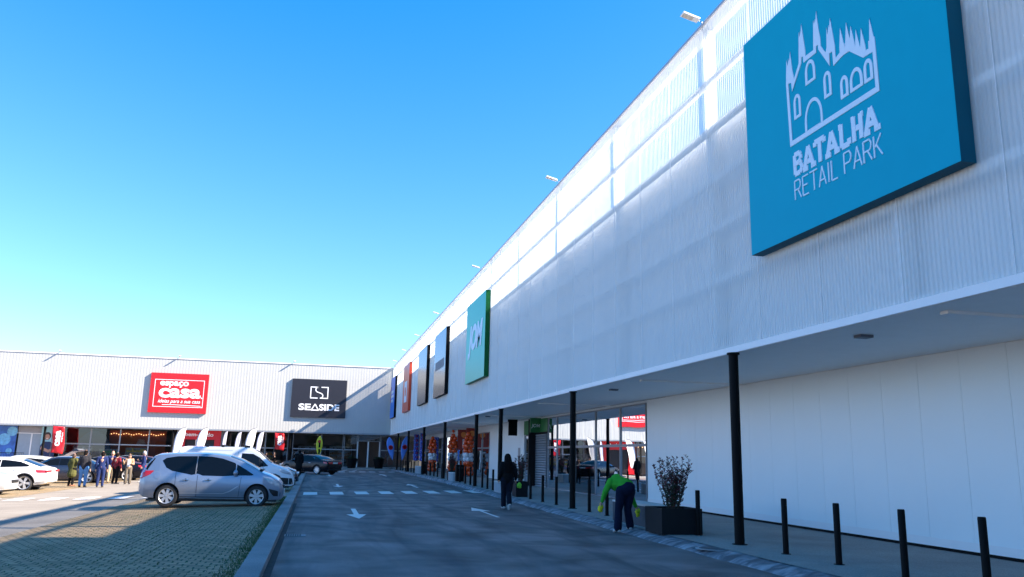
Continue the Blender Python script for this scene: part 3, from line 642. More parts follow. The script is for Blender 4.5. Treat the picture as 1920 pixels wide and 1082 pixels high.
# projecting signs below the canopy
s = empty('projecting_sign', (12.28, 44.0, 3.1), 0, 'green projecting sign reading JOM under the canopy beside the shutter', 'sign')
mb = MB(); mb.box(-.55, .05, -.06, .06, 0, .78); mb.box(.051, .85, -.06, .06, 0, .78) if False else None; mb.build('box', gp, s)
text('lettering', 'JOM', -.5, .22, .5, .24, .01, WPAINT, s, -.06, .02, .2)
s.location.x = 11.99; s.location.y = 43.9
s = empty('projecting_sign', (11.4, 47.9, 3.0), 0, 'black projecting sign under the canopy above the walking woman', 'sign')
mb = MB(); mb.box(-.25, .27, -.07, .07, 0, .8); mb.build('box', M_BLACK, s); mb = MB(); mb.box(-.3, .3, -.02, .02, .8, .96); mb.build('bracket', M_BLACK, s)
for (y, lab) in ((64.2, 'dark red projecting sign with a ring emblem above the orange balloons'), (60.5, 'dark red projecting sign under the canopy nearer the white wall')):
    s = empty('projecting_sign', (11.3, y, 2.2 if y > 62 else 3.0), 0, lab, 'sign')
    h = 1.6 if y > 62 else .8
    dr = mat('dark red sign', (.3, .03, .02), .5)
    mb = MB(); mb.box(-.45, .45, -.06, .06, 0, h); mb.build('box', dr, s)
    mb = MB(); mb.lathe([(.14, 0), (.22, 0), (.22, -.01), (.14, -.01)], 20, 'Y', (0, -.061, h-.4)); mb.build('ring', mat('orange ring', (.8, .25, .05), .5), s)
    if y > 62: strokes('lettering', [[(0, .15), (0, .85)]], .14, .01, WPAINT, s, -.06)

# ------------------------------------------------------------------ roof floodlights
def floodlight(x, y, z, rz, label, group, sc=1.):
    e = empty('floodlight', (x, y, z), rz, label, 'floodlight', group)
    mb = MB(); mb.tube([(.12, 0, -.25), (.08, 0, .1), (-.05, 0, .14)], .025, 8); mb.build('bracket', M_FRAME, e)
    mb = MB(); a = Matrix.Rotation(math.radians(14), 4, 'Y')
    mb.box(-.72, -.05, -.15, .15, -.03, .04, bev=.012)
    for v in mb.bm.verts: v.co = a @ v.co + Vector((0, 0, .14))
    mb.build('head', M_WHITE, e)
    mb = MB(); mb.box(-.66, -.28, -.11, .11, -.042, -.031)
    for v in mb.bm.verts: v.co = a @ v.co + Vector((0, 0, .14))
    mb.build('lens', mat('led lens', (.5, .45, .38), .3), e)
    e.scale = (sc,)*3; return e
for y, lb_ in ((16.3, 'floodlight on the roof edge nearest the camera'), (28.3, 'second nearest roof edge floodlight, above the lit cladding'), (43.6, 'roof edge floodlight just above the green wall sign'), (59.3, 'roof edge floodlight above the nearest black wall sign'), (71.2, 'roof edge floodlight above the second black wall sign'), (82.1, 'roof edge floodlight above the orange wall sign'), (92.1, 'roof edge floodlight closest to the far corner')):
    floodlight(8.3, y, 12.0, .0, lb_, 'floodlights along the roof edge', .66)
for x, lb_ in ((-27.5, 'small floodlight on the far roof edge left of the red sign'), (-15.4, 'small floodlight on the far roof edge above the red sign'), (-3.1, 'small floodlight on the far roof edge above the black sign')):
    floodlight(x, 95.9, 11.75, math.pi/2*1.2, lb_, 'floodlights along the far roof edge', .7)
#PART2
# ------------------------------------------------------------------ bollards
BX = [(8.5, 6.25), (8.5, 7.75), (8.49, 9.22), (8.47, 10.72), (8.44, 12.25), (8.37, 13.7)]+[(8.37, y) for y in (17.2, 23.1, 24.7, 28.3, 30.1, 31.9, 39.0, 40.3, 41.6, 44.9, 46.5, 48.3)]+[(8.42, y) for y in (55.8, 57.8, 59.6, 61.6, 63.6, 72, 74.2, 76.2, 79, 81.3, 83.5)]
LBB = ['black bollard on the pavement closest to the bottom right corner', 'second black bollard from the bottom right corner', 'third black bollard from the bottom right corner',
       'fourth black bollard from the bottom right corner', 'fifth black bollard from the bottom right, right of the thick near column', 'black bollard standing just right of the thick near column', 'black bollard in front of the dark shrub planter',
       'black bollard behind the left hand of the bending person in green', 'black bollard between the bending person and the second column', 'black bollard just left of the second column', 'black bollard in front of the roller shutter', 'black bollard right of the planter beside the walking woman',
       'rightmost bollard of the three left of the walking woman', 'middle bollard of the three left of the walking woman', 'leftmost bollard of the three left of the walking woman',
       'rightmost bollard of the three beside the tall black bin', 'middle bollard of the three beside the tall black bin', 'leftmost bollard of the three beside the tall black bin']
proto = None
def make_bollard():
    e = empty('bollard'); mb = MB(); mb.lathe([(.052, .0), (.052, .955), (.046, .972), (0, .972)], 20); mb.build('post', M_BLACK, e, smooth=True)
    mb = MB(); mb.lathe([(.085, 0), (.085, .010), (.05, .014)], 20); mb.build('base_plate', M_BLACK, e); return e
for i, (x, y) in enumerate(BX):
    b = make_bollard() if i == 0 else copy_tree(proto)
    if i == 0: proto = b
    b.location = (x, y, gs(y)-.002)
    setp(b, LBB[i] if i < len(LBB) else ('one of the distant black bollards in front of the orange balloons' if i < 23 else 'one of the farthest black bollards towards the building corner'), 'bollard', 'black bollards along the pavement')
# ------------------------------------------------------------------ planters, benches, bins, pots
def planter(x0, x1, y0, y1, h, label, shrub=None, seed=1, sh=1.15):
    z = gs(y0); cx, cy = (x0+x1)/2, (y0+y1)/2; w, d = (x1-x0)/2, (y1-y0)/2
    e = empty('planter', (cx, cy, z), 0, label, 'planter')
    mb = MB(); t = .03
    mb.box(-w, w, -d, -d+t, 0, h); mb.box(-w, w, d-t, d, 0, h); mb.box(-w, -w+t, -d+t, d-t, 0, h); mb.box(w-t, w, -d+t, d-t, 0, h); mb.box(-w+t, w-t, -d+t, d-t, .02, .06)
    mb.build('box', M_CORTEN, e); mb = MB(); mb.box(-w+t+.002, w-t-.002, -d+t+.002, d-t-.002, .1, h-.08); mb.build('soil', mat('dark soil', (.03, .022, .016), .95, var=.3, vscale=20), e)
    if shrub: make_shrub(cx, cy, z+h-.08, w*.8, d*.8, sh, shrub, seed)
    return e
LEAF_R = mat('dark red leaf', (.14, .025, .028), .4, var=.3, vscale=6); LEAF_G = mat('dark green leaf', (.028, .05, .02), .4, var=.3, vscale=6)
def make_shrub(cx, cy, z, w, d, h, label, seed, n=25, ls=.038):
    rnd = random.Random(seed); e = empty('shrub', (cx, cy, z), 0, label, 'shrub'); st = MB(); lr = MB(); lg = MB()
    def leaf(mb, p, dirv, L):
        dirv = dirv.normalized(); s = dirv.cross(Vector((rnd.uniform(-1, 1), rnd.uniform(-1, 1), rnd.uniform(-1, 1)))).normalized()*L*.24
        m = p+dirv*L*.5; mb.quad(p, m+s, p+dirv*L, m-s)
    for k in range(n):
        bx, by = rnd.uniform(-.3, .3)*w, rnd.uniform(-.3, .3)*d; H = h*rnd.uniform(.55, 1.0)
        tx, ty = bx*1.5+rnd.uniform(-1, 1)*w*.8, by*1.5+rnd.uniform(-1, 1)*d*.8
        pts = [Vector((bx+(tx-bx)*(t**.8)+rnd.uniform(-.01, .01), by+(ty-by)*(t**.8)+rnd.uniform(-.01, .01), H*t)) for t in [i/7 for i in range(8)]]
        st.tube(pts, [.007*(1-.7*i/7) for i in range(8)], 5)
        q = .12
        while q < 1:
            i = min(6, int(q*7)); p = pts[i].lerp(pts[i+1], q*7-i)
            for _ in range(3):
                a = rnd.uniform(0, 6.28); v = Vector((math.cos(a), math.sin(a), rnd.uniform(.2, 1.3)))
                leaf(lr if (q > .55 and rnd.random() < .75) or rnd.random() < .2 else lg, p, v, ls*rnd.uniform(.8, 2.1))
            if rnd.random() < .3:
                a = rnd.uniform(0, 6.28); v = Vector((math.cos(a), math.sin(a), .9)).normalized()*rnd.uniform(.06, .16); st.tube([p, p+v], .003, 4)
                for _ in range(7):
                    a = rnd.uniform(0, 6.28); leaf(lr if rnd.random() < .5 else lg, p+v*rnd.uniform(.4, 1), Vector((math.cos(a), math.sin(a), .8)), ls*rnd.uniform(.8, 1.7))
            q += .035/h*1.1
    st.build('stems', mat('shrub bark', (.05, .035, .025), .8), e); setp(lr.build('red_leaves', LEAF_R, e, norm=False)); lg.build('green_leaves', LEAF_G, e, norm=False); return e
planter(7.55, 8.52, 17.3, 18.25, .56, 'black square planter holding the tall red leaved shrub, nearest the camera', 'tall airy shrub with dark red tips in the nearest planter', 3, 1.25)
planter(8.12, 8.62, 33.3, 34.0, .62, 'black planter beside the walking woman', 'bushy dark shrub in the planter right of the walking woman', 5, 1.15)
planter(8.2, 8.7, 51.5, 52.1, .6, 'low planter box behind the tall black bin', 'small dark shrub with pale leaves in front of the middle balloons', 8, 1.2)
WOOD = mat('pale bench top', (.55, .53, .5), .6, var=.05)
def bench(x0, x1, y0, y1, h, label, base=None):
    z = gs(y0); cx, cy = (x0+x1)/2, (y0+y1)/2; w, d = (x1-x0)/2, (y1-y0)/2
    e = empty('bench', (cx, cy, z), 0, label, 'bench', 'concrete benches on the pavement')
    out = [(-w, -d*.55), (-w+.12, -d*.85), (-w+.4 if w > .5 else 0, -d), (w, -d), (w, d), (-w, d)]
    mb = MB(); mb.extr(out, 0, h-.05, 'XY'); mb.build('base', base or M_CONC, e)
    mb = MB(); mb.extr([(p[0]*1.015, p[1]*1.008) for p in out], h-.047, h, 'XY'); mb.build('seat', WOOD, e); return e
bench(7.95, 8.55, 18.5, 21.5, .54, 'long dark grey bench block with pale top behind the bending person', base=mat('dark grey cast block', (.06, .062, .07), .8, var=.15))
bench(8.12, 8.75, 35.6, 37.6, .5, 'pale concrete bench block left of the walking woman')
bench(8.15, 8.9, 50.0, 51.3, .52, 'pale concrete bench block left of the tall black bin')
bench(8.3, 8.95, 68.0, 70.2, .6, 'small pale bench block farthest along the pavement')
for (x, y, lab) in ((8.35, 46.9-1.9, ''), (8.42, 66.3, '')):
    pass
def litter_bin(x, y, label):
    e = empty('litter_bin', (x, y, gs(y)), 0, label, 'bin', 'tall black bins'); mb = MB(); mb.box(-.24, .24, -.22, .22, .03, .96, bev=.015); mb.build('body', M_BLACK, e)
    mb = MB(); mb.box(-.25, .25, -.23, .23, .962, 1.0, bev=.008); mb.build('lid', M_CORTEN, e); mb = MB(); mb.box(-.15, .15, -.226, -.221, .76, .88); mb.build('slot', mat('bin slot', (.003, .003, .003)), e)
litter_bin(8.5, 49.2, 'tall black litter bin in front of the right orange balloons'); litter_bin(8.65, 66.9, 'tall black litter bin below the purple and blue balloons')
def big_pot(x, y, label):
    z = gl(x)+.14 if y > 91.5 else gz(x, y); e = empty('plant_pot', (x, y, z), 0, label, 'plant pot', 'black pots at the shop entrance'); mb = MB()
    mb.lathe([(.42, 0), (.66, 1.0), (.66, 1.05), (.6, 1.05), (.58, .95), (0, .94)], 28); mb.build('pot', M_BLACK, e, smooth=True)
    s_ = empty('potted_plant', (x, y, z+.94), 0, label.replace('tapered black pot', 'low dark plant in the black pot'), 'plant'); rnd = random.Random(int(x*10)); mb = MB()
    for k in range(260):
        a = rnd.uniform(0, 6.28); r = rnd.uniform(0, .5); p = Vector((r*math.cos(a), r*math.sin(a), rnd.uniform(0, .2))); v = Vector((math.cos(a)*.6, math.sin(a)*.6, rnd.uniform(.3, 1))).normalized()*.22; s2 = Vector((-math.sin(a), math.cos(a), 0))*.04
        mb.quad(p, p+v*.5+s2, p+v, p+v*.5-s2)
    mb.build('leaves', LEAF_G, s_, norm=False)
big_pot(3.95, 92.4, 'tapered black pot left of the corner shop doorway'); big_pot(6.9, 92.4, 'tapered black pot right of the corner shop doorway')

# ------------------------------------------------------------------ flags
FW = mat('white flag cloth', (.84, .84, .86), .8, var=.03); POLE = mat('dark flag pole', (.03, .03, .035), .4)
def feather(x, y, H, w, m, label, lean=.35, side=1, group='white feather flags', deco=None, b0=.22, rz=0):
    """curved feather flag: pole bends over at the top towards side"""
    z = gz(x, y)+(.14 if y > 91.5 and x < 8 else 0)
    if x > 8.2: z = gs(y)
    e = empty('feather_flag', (x, y, z), rz, label, 'flag', group)
    P = []
    for k in range(21):
        t = k/20; a = max(0, (t-.62)/.38); P.append(Vector((side*(lean*t*t*.7+w*.95*a**2.2), 0, H*(t if t < .62 else .62+.38*math.sin(a*math.pi/2)))))
    mb = MB(); mb.tube([(p.x, 0, p.z) for p in P], .022, 8); mb.build('pole', POLE, e)
    mb = MB(); L = []; R = []
    for k in range(21):
        t = k/20
        if t < b0: continue
        u = (t-b0)/(1-b0); p = P[k]; xr = side*(lean*t*t*.7+w*(.55+.45*min(1, u*1.6)))
        if side*(xr-p.x) < .02: xr = p.x+side*.02
        L.append((p.x+side*.01, p.z-.01)); R.append((xr, p.z-.04-.0*u))
    nv = 5; G = []
    for (a, c) in zip(L, R):
        G.append([mb.bm.verts.new((a[0]+(c[0]-a[0])*i/nv, .035*math.sin(i*1.3+c[1]*1.7)*(i/nv), a[1]+(c[1]-a[1])*i/nv)) for i in range(nv+1)])
    for j in range(len(G)-1):
        for i in range(nv): mb.bm.faces.new((G[j][i], G[j][i+1], G[j+1][i+1], G[j+1][i]))
    o = mb.build('cloth', m, e, smooth=True, norm=False)
    sol = o.modifiers.new('thickness', 'SOLIDIFY'); sol.thickness = .006
    mb = MB(); mb.box(-.3, .3, -.03, .03, 0, .04); mb.box(-.03, .03, -.3, .3, .041, .07); mb.build('foot', POLE, e)
    return e
feather(-14.25, 90, 4.35, .92, FW, 'largest white feather flag, leftmost, behind the silver car roof', .45)
feather(-12.1, 90, 4.35, .92, FW, 'white feather flag in front of the red welcome portal', .45)
feather(-7.3, 90, 4.3, .92, FW, 'white feather flag above the white van roof, rightmost of the big ones', .45)
FL = mat('shade tinted white cloth', (.6, .6, .72), .8, var=.03)  # white cloth with a lilac shade tint in its colour
feather(-8.75, 95.2, 3.9, .5, FL, 'slim shaded white flag standing close to the shop glass', .3, group='slim flags by the glass')
feather(-6.5, 95.2, 3.95, .6, FL, 'lilac shaded flag left of the small red banner', .35, group='slim flags by the glass')
feather(-10.05, 95.3, 4.0, .4, FL, 'narrow shaded flag right of the red welcome portal', .2, group='slim flags by the glass')
def banner(x, y, w, z0, z1, label):
    e = empty('hanging_banner', (x, y, 0), 0, label, 'banner', 'red shop banners'); mb = MB(); n = 12; G = []
    for k in range(n+1):
        z = z0+(z1-z0)*k/n; G.append([mb.bm.verts.new((-w/2+w*i/6+.06*math.sin(k*.4), .06*math.sin(i*1.1+k*.5), z+.12*(i/6)*(-1 if k == n else 0)+(.15*(1-i/6) if k == 0 else 0))) for i in range(7)])
    for j in range(n):
        for i in range(6): mb.bm.faces.new((G[j][i], G[j][i+1], G[j+1][i+1], G[j+1][i]))
    o = mb.build('cloth', RED, e, smooth=True, norm=False); so_ = o.modifiers.new('thickness', 'SOLIDIFY'); so_.thickness = .006
    t = text('lettering', 'casa', 0, 0, (z1-z0)*.55, w*.42, .01, WPAINT, e, 0, .04); t.rotation_euler = (0, -math.pi/2, 0); t.location = (w*.12+.1, -.11, z0+(z1-z0)*.28)
    t = text('lettering', 'espaço', 0, 0, (z1-z0)*.35, w*.14, .01, WPAINT, e, 0, .02); t.rotation_euler = (0, -math.pi/2, 0); t.location = (w*.34+.1, -.11, z0+(z1-z0)*.42)
    mb = MB(); mb.tube([(-w/2-.03, 0, gz(x, y)+.1), (-w/2-.03, 0, z1+.1)], .03, 8); mb.tube([(-w/2-.03, 0, z1+.06), (w/2, 0, z1+.02)], .02, 8); mb.build('pole', POLE, e)
banner(-26.4, 95.4, 1.15, 1.1, 4.0, 'tall red banner reading casa beside the poster of the woman')
banner(-3.95, 95.3, 1.0, 1.95, 3.9, 'red banner reading casa left of the black column beside the black wall sign')
def teardrop(x, y, H, w, m, label, lean=0., dot=None, rz=0., zb=.9):
    z = gs(y) if x > 8 else gz(x, y)+(.14 if y > 91.5 else 0)
    e = empty('teardrop_flag', (x, y, z), rz, label, 'flag')
    mb = MB(); G = []; n = 18
    for k in range(n+1):
        t = k/n; hw = w/2*(math.sin(min(1, t*1.02)**1.55*math.pi)**.62 if 0 < t < 1 else 0)+.012
        c = lean*t; zz = zb+(H-zb)*t; G.append([mb.bm.verts.new((c-hw+2*hw*i/4, .03*math.sin(i+k*.5), zz)) for i in range(5)])
    for j in range(n):
        for i in range(4): mb.bm.faces.new((G[j][i], G[j][i+1], G[j+1][i+1], G[j+1][i]))
    o = mb.build('cloth', m, e, smooth=True, norm=False); so_ = o.modifiers.new('thickness', 'SOLIDIFY'); so_.thickness = .006
    mb = MB(); mb.tube([(0, 0, 0), (0, 0, zb), (lean*.5-w*.3, .045, zb+(H-zb)*.5), (lean-w*.25, .045, zb+(H-zb)*.85), (lean, .045, H)], .02, 8); mb.build('pole', POLE, e)
    mb = MB(); mb.box(-.3, .3, -.03, .03, 0, .04); mb.box(-.03, .03, -.3, .3, .041, .07); mb.build('foot', POLE, e)
    if dot:
        mb = MB(); c = lean*.55; mb.lathe([(.17, -.05), (.25, -.05), (.25, -.06), (.17, -.06)], 20, 'Y', (c, 0, zb+(H-zb)*.55)); mb.lathe([(0, -.05), (.12, -.05), (.12, -.06), (0, -.06)], 14, 'Y', (c, 0, zb+(H-zb)*.55)); mb.build('ring', dot, e)
    return e
FB = mat('blue flag cloth', (.12, .28, .75), .7, var=.05); FY = mat('yellow flag cloth', (.75, .66, .04), .7, var=.05)
teardrop(.35, 86, 3.4, .62, FY, 'yellow teardrop flag behind the black sedan roof', 0, None, 0, 1.2)
strokes('lettering', [[(.02, 1.6), (.02, 2.1)], [(.02, 2.25), (.02, 2.75)]], .16, .01, M_BLACK, bpy.data.objects['teardrop_flag'], -.04)
flat_o = MB(); flat_o.lathe([(0, -.04), (.15, -.04), (.15, -.05), (0, -.05)], 14, 'Y', (-.02, 0, 2.85)); flat_o.build('emblem', RED, bpy.data.objects['teardrop_flag'])
teardrop(8.35, 92.3, 3.45, .8, FB, 'pale blue teardrop flag with red ring left of the columns in the corner', -.45, RED)
teardrop(9.0, 88.5, 3.55, .75, FB, 'blue teardrop flag with red ring leaning right between the corner columns', .45, RED)
teardrop(8.75, 91.0, 3.6, .16, FY, 'thin edge on yellow flag between the two blue flags', .1)

# ------------------------------------------------------------------ balloons
BO = mat('orange balloon', (.75, .085, .01), .25, var=.05, coat=.3); BW = mat('white balloon', (.7, .72, .76), .3, var=.03, coat=.2); BB = mat('blue balloon', (.07, .12, .5), .25, coat=.3); BP = mat('purple balloon', (.2, .03, .14), .25, coat=.3); BSV = mat('silver balloon', (.5, .5, .52), .2, .7)
def balloon(e, p, r, m):
    if m.name not in balloon.c:
        mb = MB(); mb.sphere((0, 0, 0), 1., 14, 10, (1, 1, 1.12)); mb.lathe([(.06, -1.1), (.1, -1.2)], 8); o = mb.build('balloon', m, e, smooth=True); balloon.c[m.name] = o
    else:
        o = balloon.c[m.name].copy(); COL.objects.link(o); o.parent = e
    o.location = p; o.scale = (r,)*3; o.rotation_euler = (random.uniform(-.5, .5), random.uniform(-.5, .5), 0)
balloon.c = {}
def column_balloons(x, y, label, spec, rz=0):
    e = empty('balloon_column', (x, y, gs(y)), rz, label, 'balloons', 'balloon decorations at the shop doors')
    mb = MB(); mb.tube([(0, 0, 0), (0, 0, spec[-1][0])], .02, 8); mb.lathe([(.25, 0), (.25, .03), (0, .03)], 20); mb.build('stand', POLE, e)
    for k, (z, n, rr, br, m) in enumerate(spec):
        for i in range(n):
            a = 6.283*i/n+k*.7; rr_ = rr*.82; balloon(e, (rr_*math.cos(a)+random.uniform(-.02, .02), rr_*math.sin(a), z+random.uniform(-.02, .02)), br*.86, m if not isinstance(m, tuple) else m[(i+k//2) % 2])
    return e
orange = [(.25, 5, .34, .21, BO), (.6, 5, .3, .22, BO), (.95, 4, .24, .2, BO), (1.25, 5, .28, .2, BW), (1.55, 5, .3, .21, BW), (1.85, 4, .26, .2, BO), (2.2, 5, .34, .2, BO), (2.5, 4, .26, .2, BO), (2.8, 3, .2, .19, BO), (3.05, 1, 0, .2, BO)]
column_balloons(10.6, 76.5, 'orange and white balloon column farthest left of the three', orange)
column_balloons(10.55, 64.5, 'pointed orange and white balloon column, middle one, behind a column', orange+[(3.4, 1, 0, .13, BO)])
column_balloons(11.0, 60.2, 'orange and white balloon column nearest the white wall', orange)
blue = [(1.1+.22*k, 4, .2, .17, (BB, BP) if k % 2 else BB) for k in range(14)]
column_balloons(10.5, 88.5, 'spiral blue and purple balloon column on the left', blue); column_balloons(10.6, 84.0, 'spiral blue and purple balloon column beside the dark doorway', blue)
column_balloons(11.3, 79.3, 'dim blue balloon column behind the orange one', [(1.1+.25*k, 4, .2, .16, BB) for k in range(9)])

# ------------------------------------------------------------------ vehicles
TYRE = mat('tyre rubber', (.02, .02, .021), .8, var=.1); RIMS = mat('alloy rim', (.62, .63, .65), .35, .6, var=.03); RIMD = mat('dark rim inner', (.02, .02, .022), .6)
CGLASS = mat('tinted car glass', (.004, .005, .007), .03, var=.0, spec=.3); TRIM = mat('black trim', (.014, .014, .015), .5); CHROME = mat('chrome trim', (.6, .6, .62), .15, 1.)
LRED = mat('red lamp', (.62, .008, .01), .15, var=.03, coat=.8); LCLR = mat('clear lamp', (.55, .58, .62), .1, .4, var=.25, vscale=14, coat=.8); PLATE = mat('number plate', (.75, .75, .72), .4)
def car_paint(name, c, metal=.0, rough=.35): return mat(name, c, rough, metal, var=.01, coat=.9)
class Car:
    def __init__(s, name, label, L, top, bot, belt, wid, W, paint, tumble=.3, r=.09, crown=.05, wheels=((-1.3, 1.3), .32), scale=1.07, cat='car', group=None, trk=None):
        s.top, s.bot, s.belt, s.wid, s.W, s.tumble, s.r, s.crown = top, bot, belt, wid, W/2, tumble, r, crown
        s.e = empty(name, (0, 0, 0), 0, label, cat, group); s.paint = paint; s.e.scale = (scale,)*3
        xs = sorted(set([round(-L/2+L*i/56, 4) for i in range(57)]+[p[0] for p in top]+[p[0] for p in wid]))
        mb = MB(); rings = []
        for x in xs:
            h = s.half(x); full = [(y, z) for y, z in h]+[(-y, z) for y, z in reversed(h[:-1])][:-1] if False else h+[(-y, z) for y, z in reversed(h)][1:]
            rings.append([mb.bm.verts.new((x, y, z)) for y, z in full])
        n = len(rings[0])
        for a, b in zip(rings[:-1], rings[1:]):
            for k in range(n): mb.bm.faces.new((a[k], a[(k+1) % n], b[(k+1) % n], b[k]))
        mb.bm.faces.new(rings[0]); mb.bm.faces.new(rings[-1])
        body = mb.build('body', paint, s.e, smooth=True, angle=28)
        (wx, wr) = wheels; s.wr = wr
        cut = MB()
        for x in wx:
            for sd in (-1, 1):
                y0 = sd*(s.W+.2); y1 = sd*(s.W-.3)
                cut.lathe([(wr+.05, y0), (wr+.05, y1)], 32, 'Y', (x, 0, wr+.01))
        co = cut.build('arch_cutter', TRIM); co.parent = s.e
        bo = body.modifiers.new('arches', 'BOOLEAN'); bo.operation = 'DIFFERENCE'; bo.object = co; bo.solver = 'EXACT'
        try: bo.material_mode = 'TRANSFER'
        except Exception: pass
        me = ev_mesh(body); body.modifiers.clear(); body.data = me; bpy.data.objects.remove(co)
        s.body = body
    def half(s, x):
        w = interp(x, *zip(*s.wid))*s.W; z0 = interp(x, *zip(*s.bot)); zt = interp(x, *zip(*s.top)); zb = interp(x, *zip(*s.belt)); r = min(s.r, (zt-z0)*.3)
        P = []; zl = min(zb, zt-s.crown-r); P.append((0, z0)); P.append((w*.8, z0))
        for i in range(8): z = z0+(zl-z0)*(i+.3)/7.3; P.append((s.side(x, z), z))
        zu = zt-s.crown-r
        for i in range(1, 5): z = zl+(zu-zl)*i/4+.0005*i; P.append((s.side(x, z), z))
        ye = s.side(x, zu)
        for i in range(1, 6):
            a = i/5*math.pi/2; P.append((ye-r*(1-math.cos(a)), zu+r*math.sin(a)))
        ye -= r
        for f in (.75, .5, .25, 0): P.append((ye*f, zt-s.crown*f*f))
        return P
    def side(s, x, z):
        w = interp(x, *zip(*s.wid))*s.W; z0 = interp(x, *zip(*s.bot)); zb = interp(x, *zip(*s.belt)); t = (z-z0)/(zb-z0)
        if t < .45: return w*(1-.09*((.45-t)/.45)**1.7)
        if t <= 1: return w*(1-.03*((t-.45)/.55)**2)
        return w*.97-s.tumble*(z-zb)-.25*s.tumble*max(0, z-zb)**2
    def patch(s, name, pts, m, off=.004, sides=(1, -1), parent=None, thick=None):
        out = []
        for sd in sides:
            mb = MB(); f = mb.bm.faces.new([mb.bm.verts.new((p[0], 0, p[1])) for p in pts])
            x0, x1 = min(p[0] for p in pts), max(p[0] for p in pts); z0, z1 = min(p[1] for p in pts), max(p[1] for p in pts)
            k = x0+.07
            while k < x1: bmesh.ops.bisect_plane(mb.bm, geom=mb.bm.verts[:]+mb.bm.edges[:]+mb.bm.faces[:], plane_co=(k, 0, 0), plane_no=(1, 0, 0)); k += .07
            k = z0+.05
            while k < z1: bmesh.ops.bisect_plane(mb.bm, geom=mb.bm.verts[:]+mb.bm.edges[:]+mb.bm.faces[:], plane_co=(0, 0, k), plane_no=(0, 0, 1)); k += .05
            for v in mb.bm.verts:
                zt = interp(v.co.x, *zip(*s.top))-s.crown-s.r; y = s.side(v.co.x, v.co.z)
                if v.co.z > zt and s.r > 0:
                    q = min(1, (v.co.z-zt)/s.r); y -= s.r*(1-math.sqrt(max(0, 1-q*q)))
                v.co.y = sd*(y+off)
            for f in mb.bm.faces:
                f.normal_update()
                if f.normal.y*sd < 0: f.normal_flip()
            o = mb.build(name, m, parent or s.e, smooth=True, norm=False); out.append(o)
        return out
    def top_patch(s, name, x0, x1, m, off=.008, margin=.03, n=10, ymax=1., parent=None, y0=None):
        mb = MB(); G = []
        for i in range(n+1):
            x = x0+(x1-x0)*i/n; zt = interp(x, *zip(*s.top)); ye = (s.side(x, zt-s.crown-s.r)-s.r-margin)*ymax; yl = -ye if y0 is None else y0*ye
            dx = .01; sl = (interp(x+dx, *zip(*s.top))-interp(x-dx, *zip(*s.top)))/(2*dx); nn = Vector((-sl, 0, 1)).normalized()*off
            yfull = s.side(x, zt-s.crown-s.r)-s.r
            row = []
            for k in range(9):
                y = yl+(ye-yl)*k/8; row.append(mb.bm.verts.new((x+nn.x, y, zt-s.crown*(y/yfull)**2+nn.z)))
            G.append(row)
        for a, b in zip(G[:-1], G[1:]):
            for k in range(8): mb.bm.faces.new((a[k], a[k+1], b[k+1], b[k]))
        return mb.build(name, m, parent or s.e, smooth=True)
    def wheel(s, x, sd, nsp=7, style='wide', rimr=None, dark=False):
        wr = s.wr; rr = rimr or wr*.68; y = sd*(s.W-.03)
        e = empty('wheel', (x, y, wr)); e.parent = s.e; e.rotation_euler = (0, random.uniform(0, 1), 0 if sd < 0 else math.pi)
        mb = MB(); w = .2; mb.lathe([(rr, .0), (wr-.03, .005), (wr-.005, .03), (wr, .06), (wr, w-.05), (wr-.03, w), (rr*.9, w)], 36, 'Y', cap=False); t = mb.build('tyre', TYRE, e, smooth=True)
        mb = MB(); mb.lathe([(rr*.99, .004), (rr, .0), (rr*.93, .012), (rr*.9, .06), (rr*.88, .14)], 36, 'Y', cap=False)
        mb.lathe([(0, .012), (rr*.16, .014), (rr*.2, .03), (rr*.2, .06)], 20, 'Y')
        for k in range(nsp):
            a = 2*math.pi*k/nsp; w0 = rr*(.13 if style == 'thin' else .12); w1 = rr*(.09 if style == 'thin' else .22)
            ca, sa = math.cos(a), math.sin(a)
            pts = [(rr*.12, -w0), (rr*.92, -w1), (rr*.92, w1), (rr*.12, w0)]
            mb.extr([(p[0]*ca-p[1]*sa, p[0]*sa+p[1]*ca) for p in pts], .02, .05)
        mb.build('rim', RIMS if not dark else mat('dark alloy', (.1, .1, .11), .35, .7), e)
        mb = MB(); mb.lathe([(0, .1), (rr*.9, .1), (rr*.9, .12), (0, .12)], 24, 'Y'); mb.build('brake_disc', RIMD, e)
        return e
    def place(s, x, y, rz, tilt=0):
        z = gz(x, y)+(.0 if x > -.9 else .006); s.e.location = (x, y, z); s.e.rotation_euler = (0, -tilt if tilt else 0, rz); return s
    def box(s, name, m, *a, bev=.01, parent=None):
        mb = MB(); mb.box(*a, bev=bev); return mb.build(name, m, parent or s.e, smooth=True)
    def mirror(s, x, z, m):
        for sd in (-1, 1):
            mb = MB(); mb.sphere((0, 0, 0), 1, 14, 10, (.075, .1, .085)); y = sd*(s.side(x, z)+.12)
            for v in mb.bm.verts: v.co += Vector((x, y, z+.02))
            o = mb.build('mirror', m, s.e, smooth=True); mb = MB(); mb.tube([(x+.02, sd*(s.side(x, z)-.02), z-.05), (x+.01, y, z-.04)], .022, 8); mb.build('mirror_arm', TRIM, o)

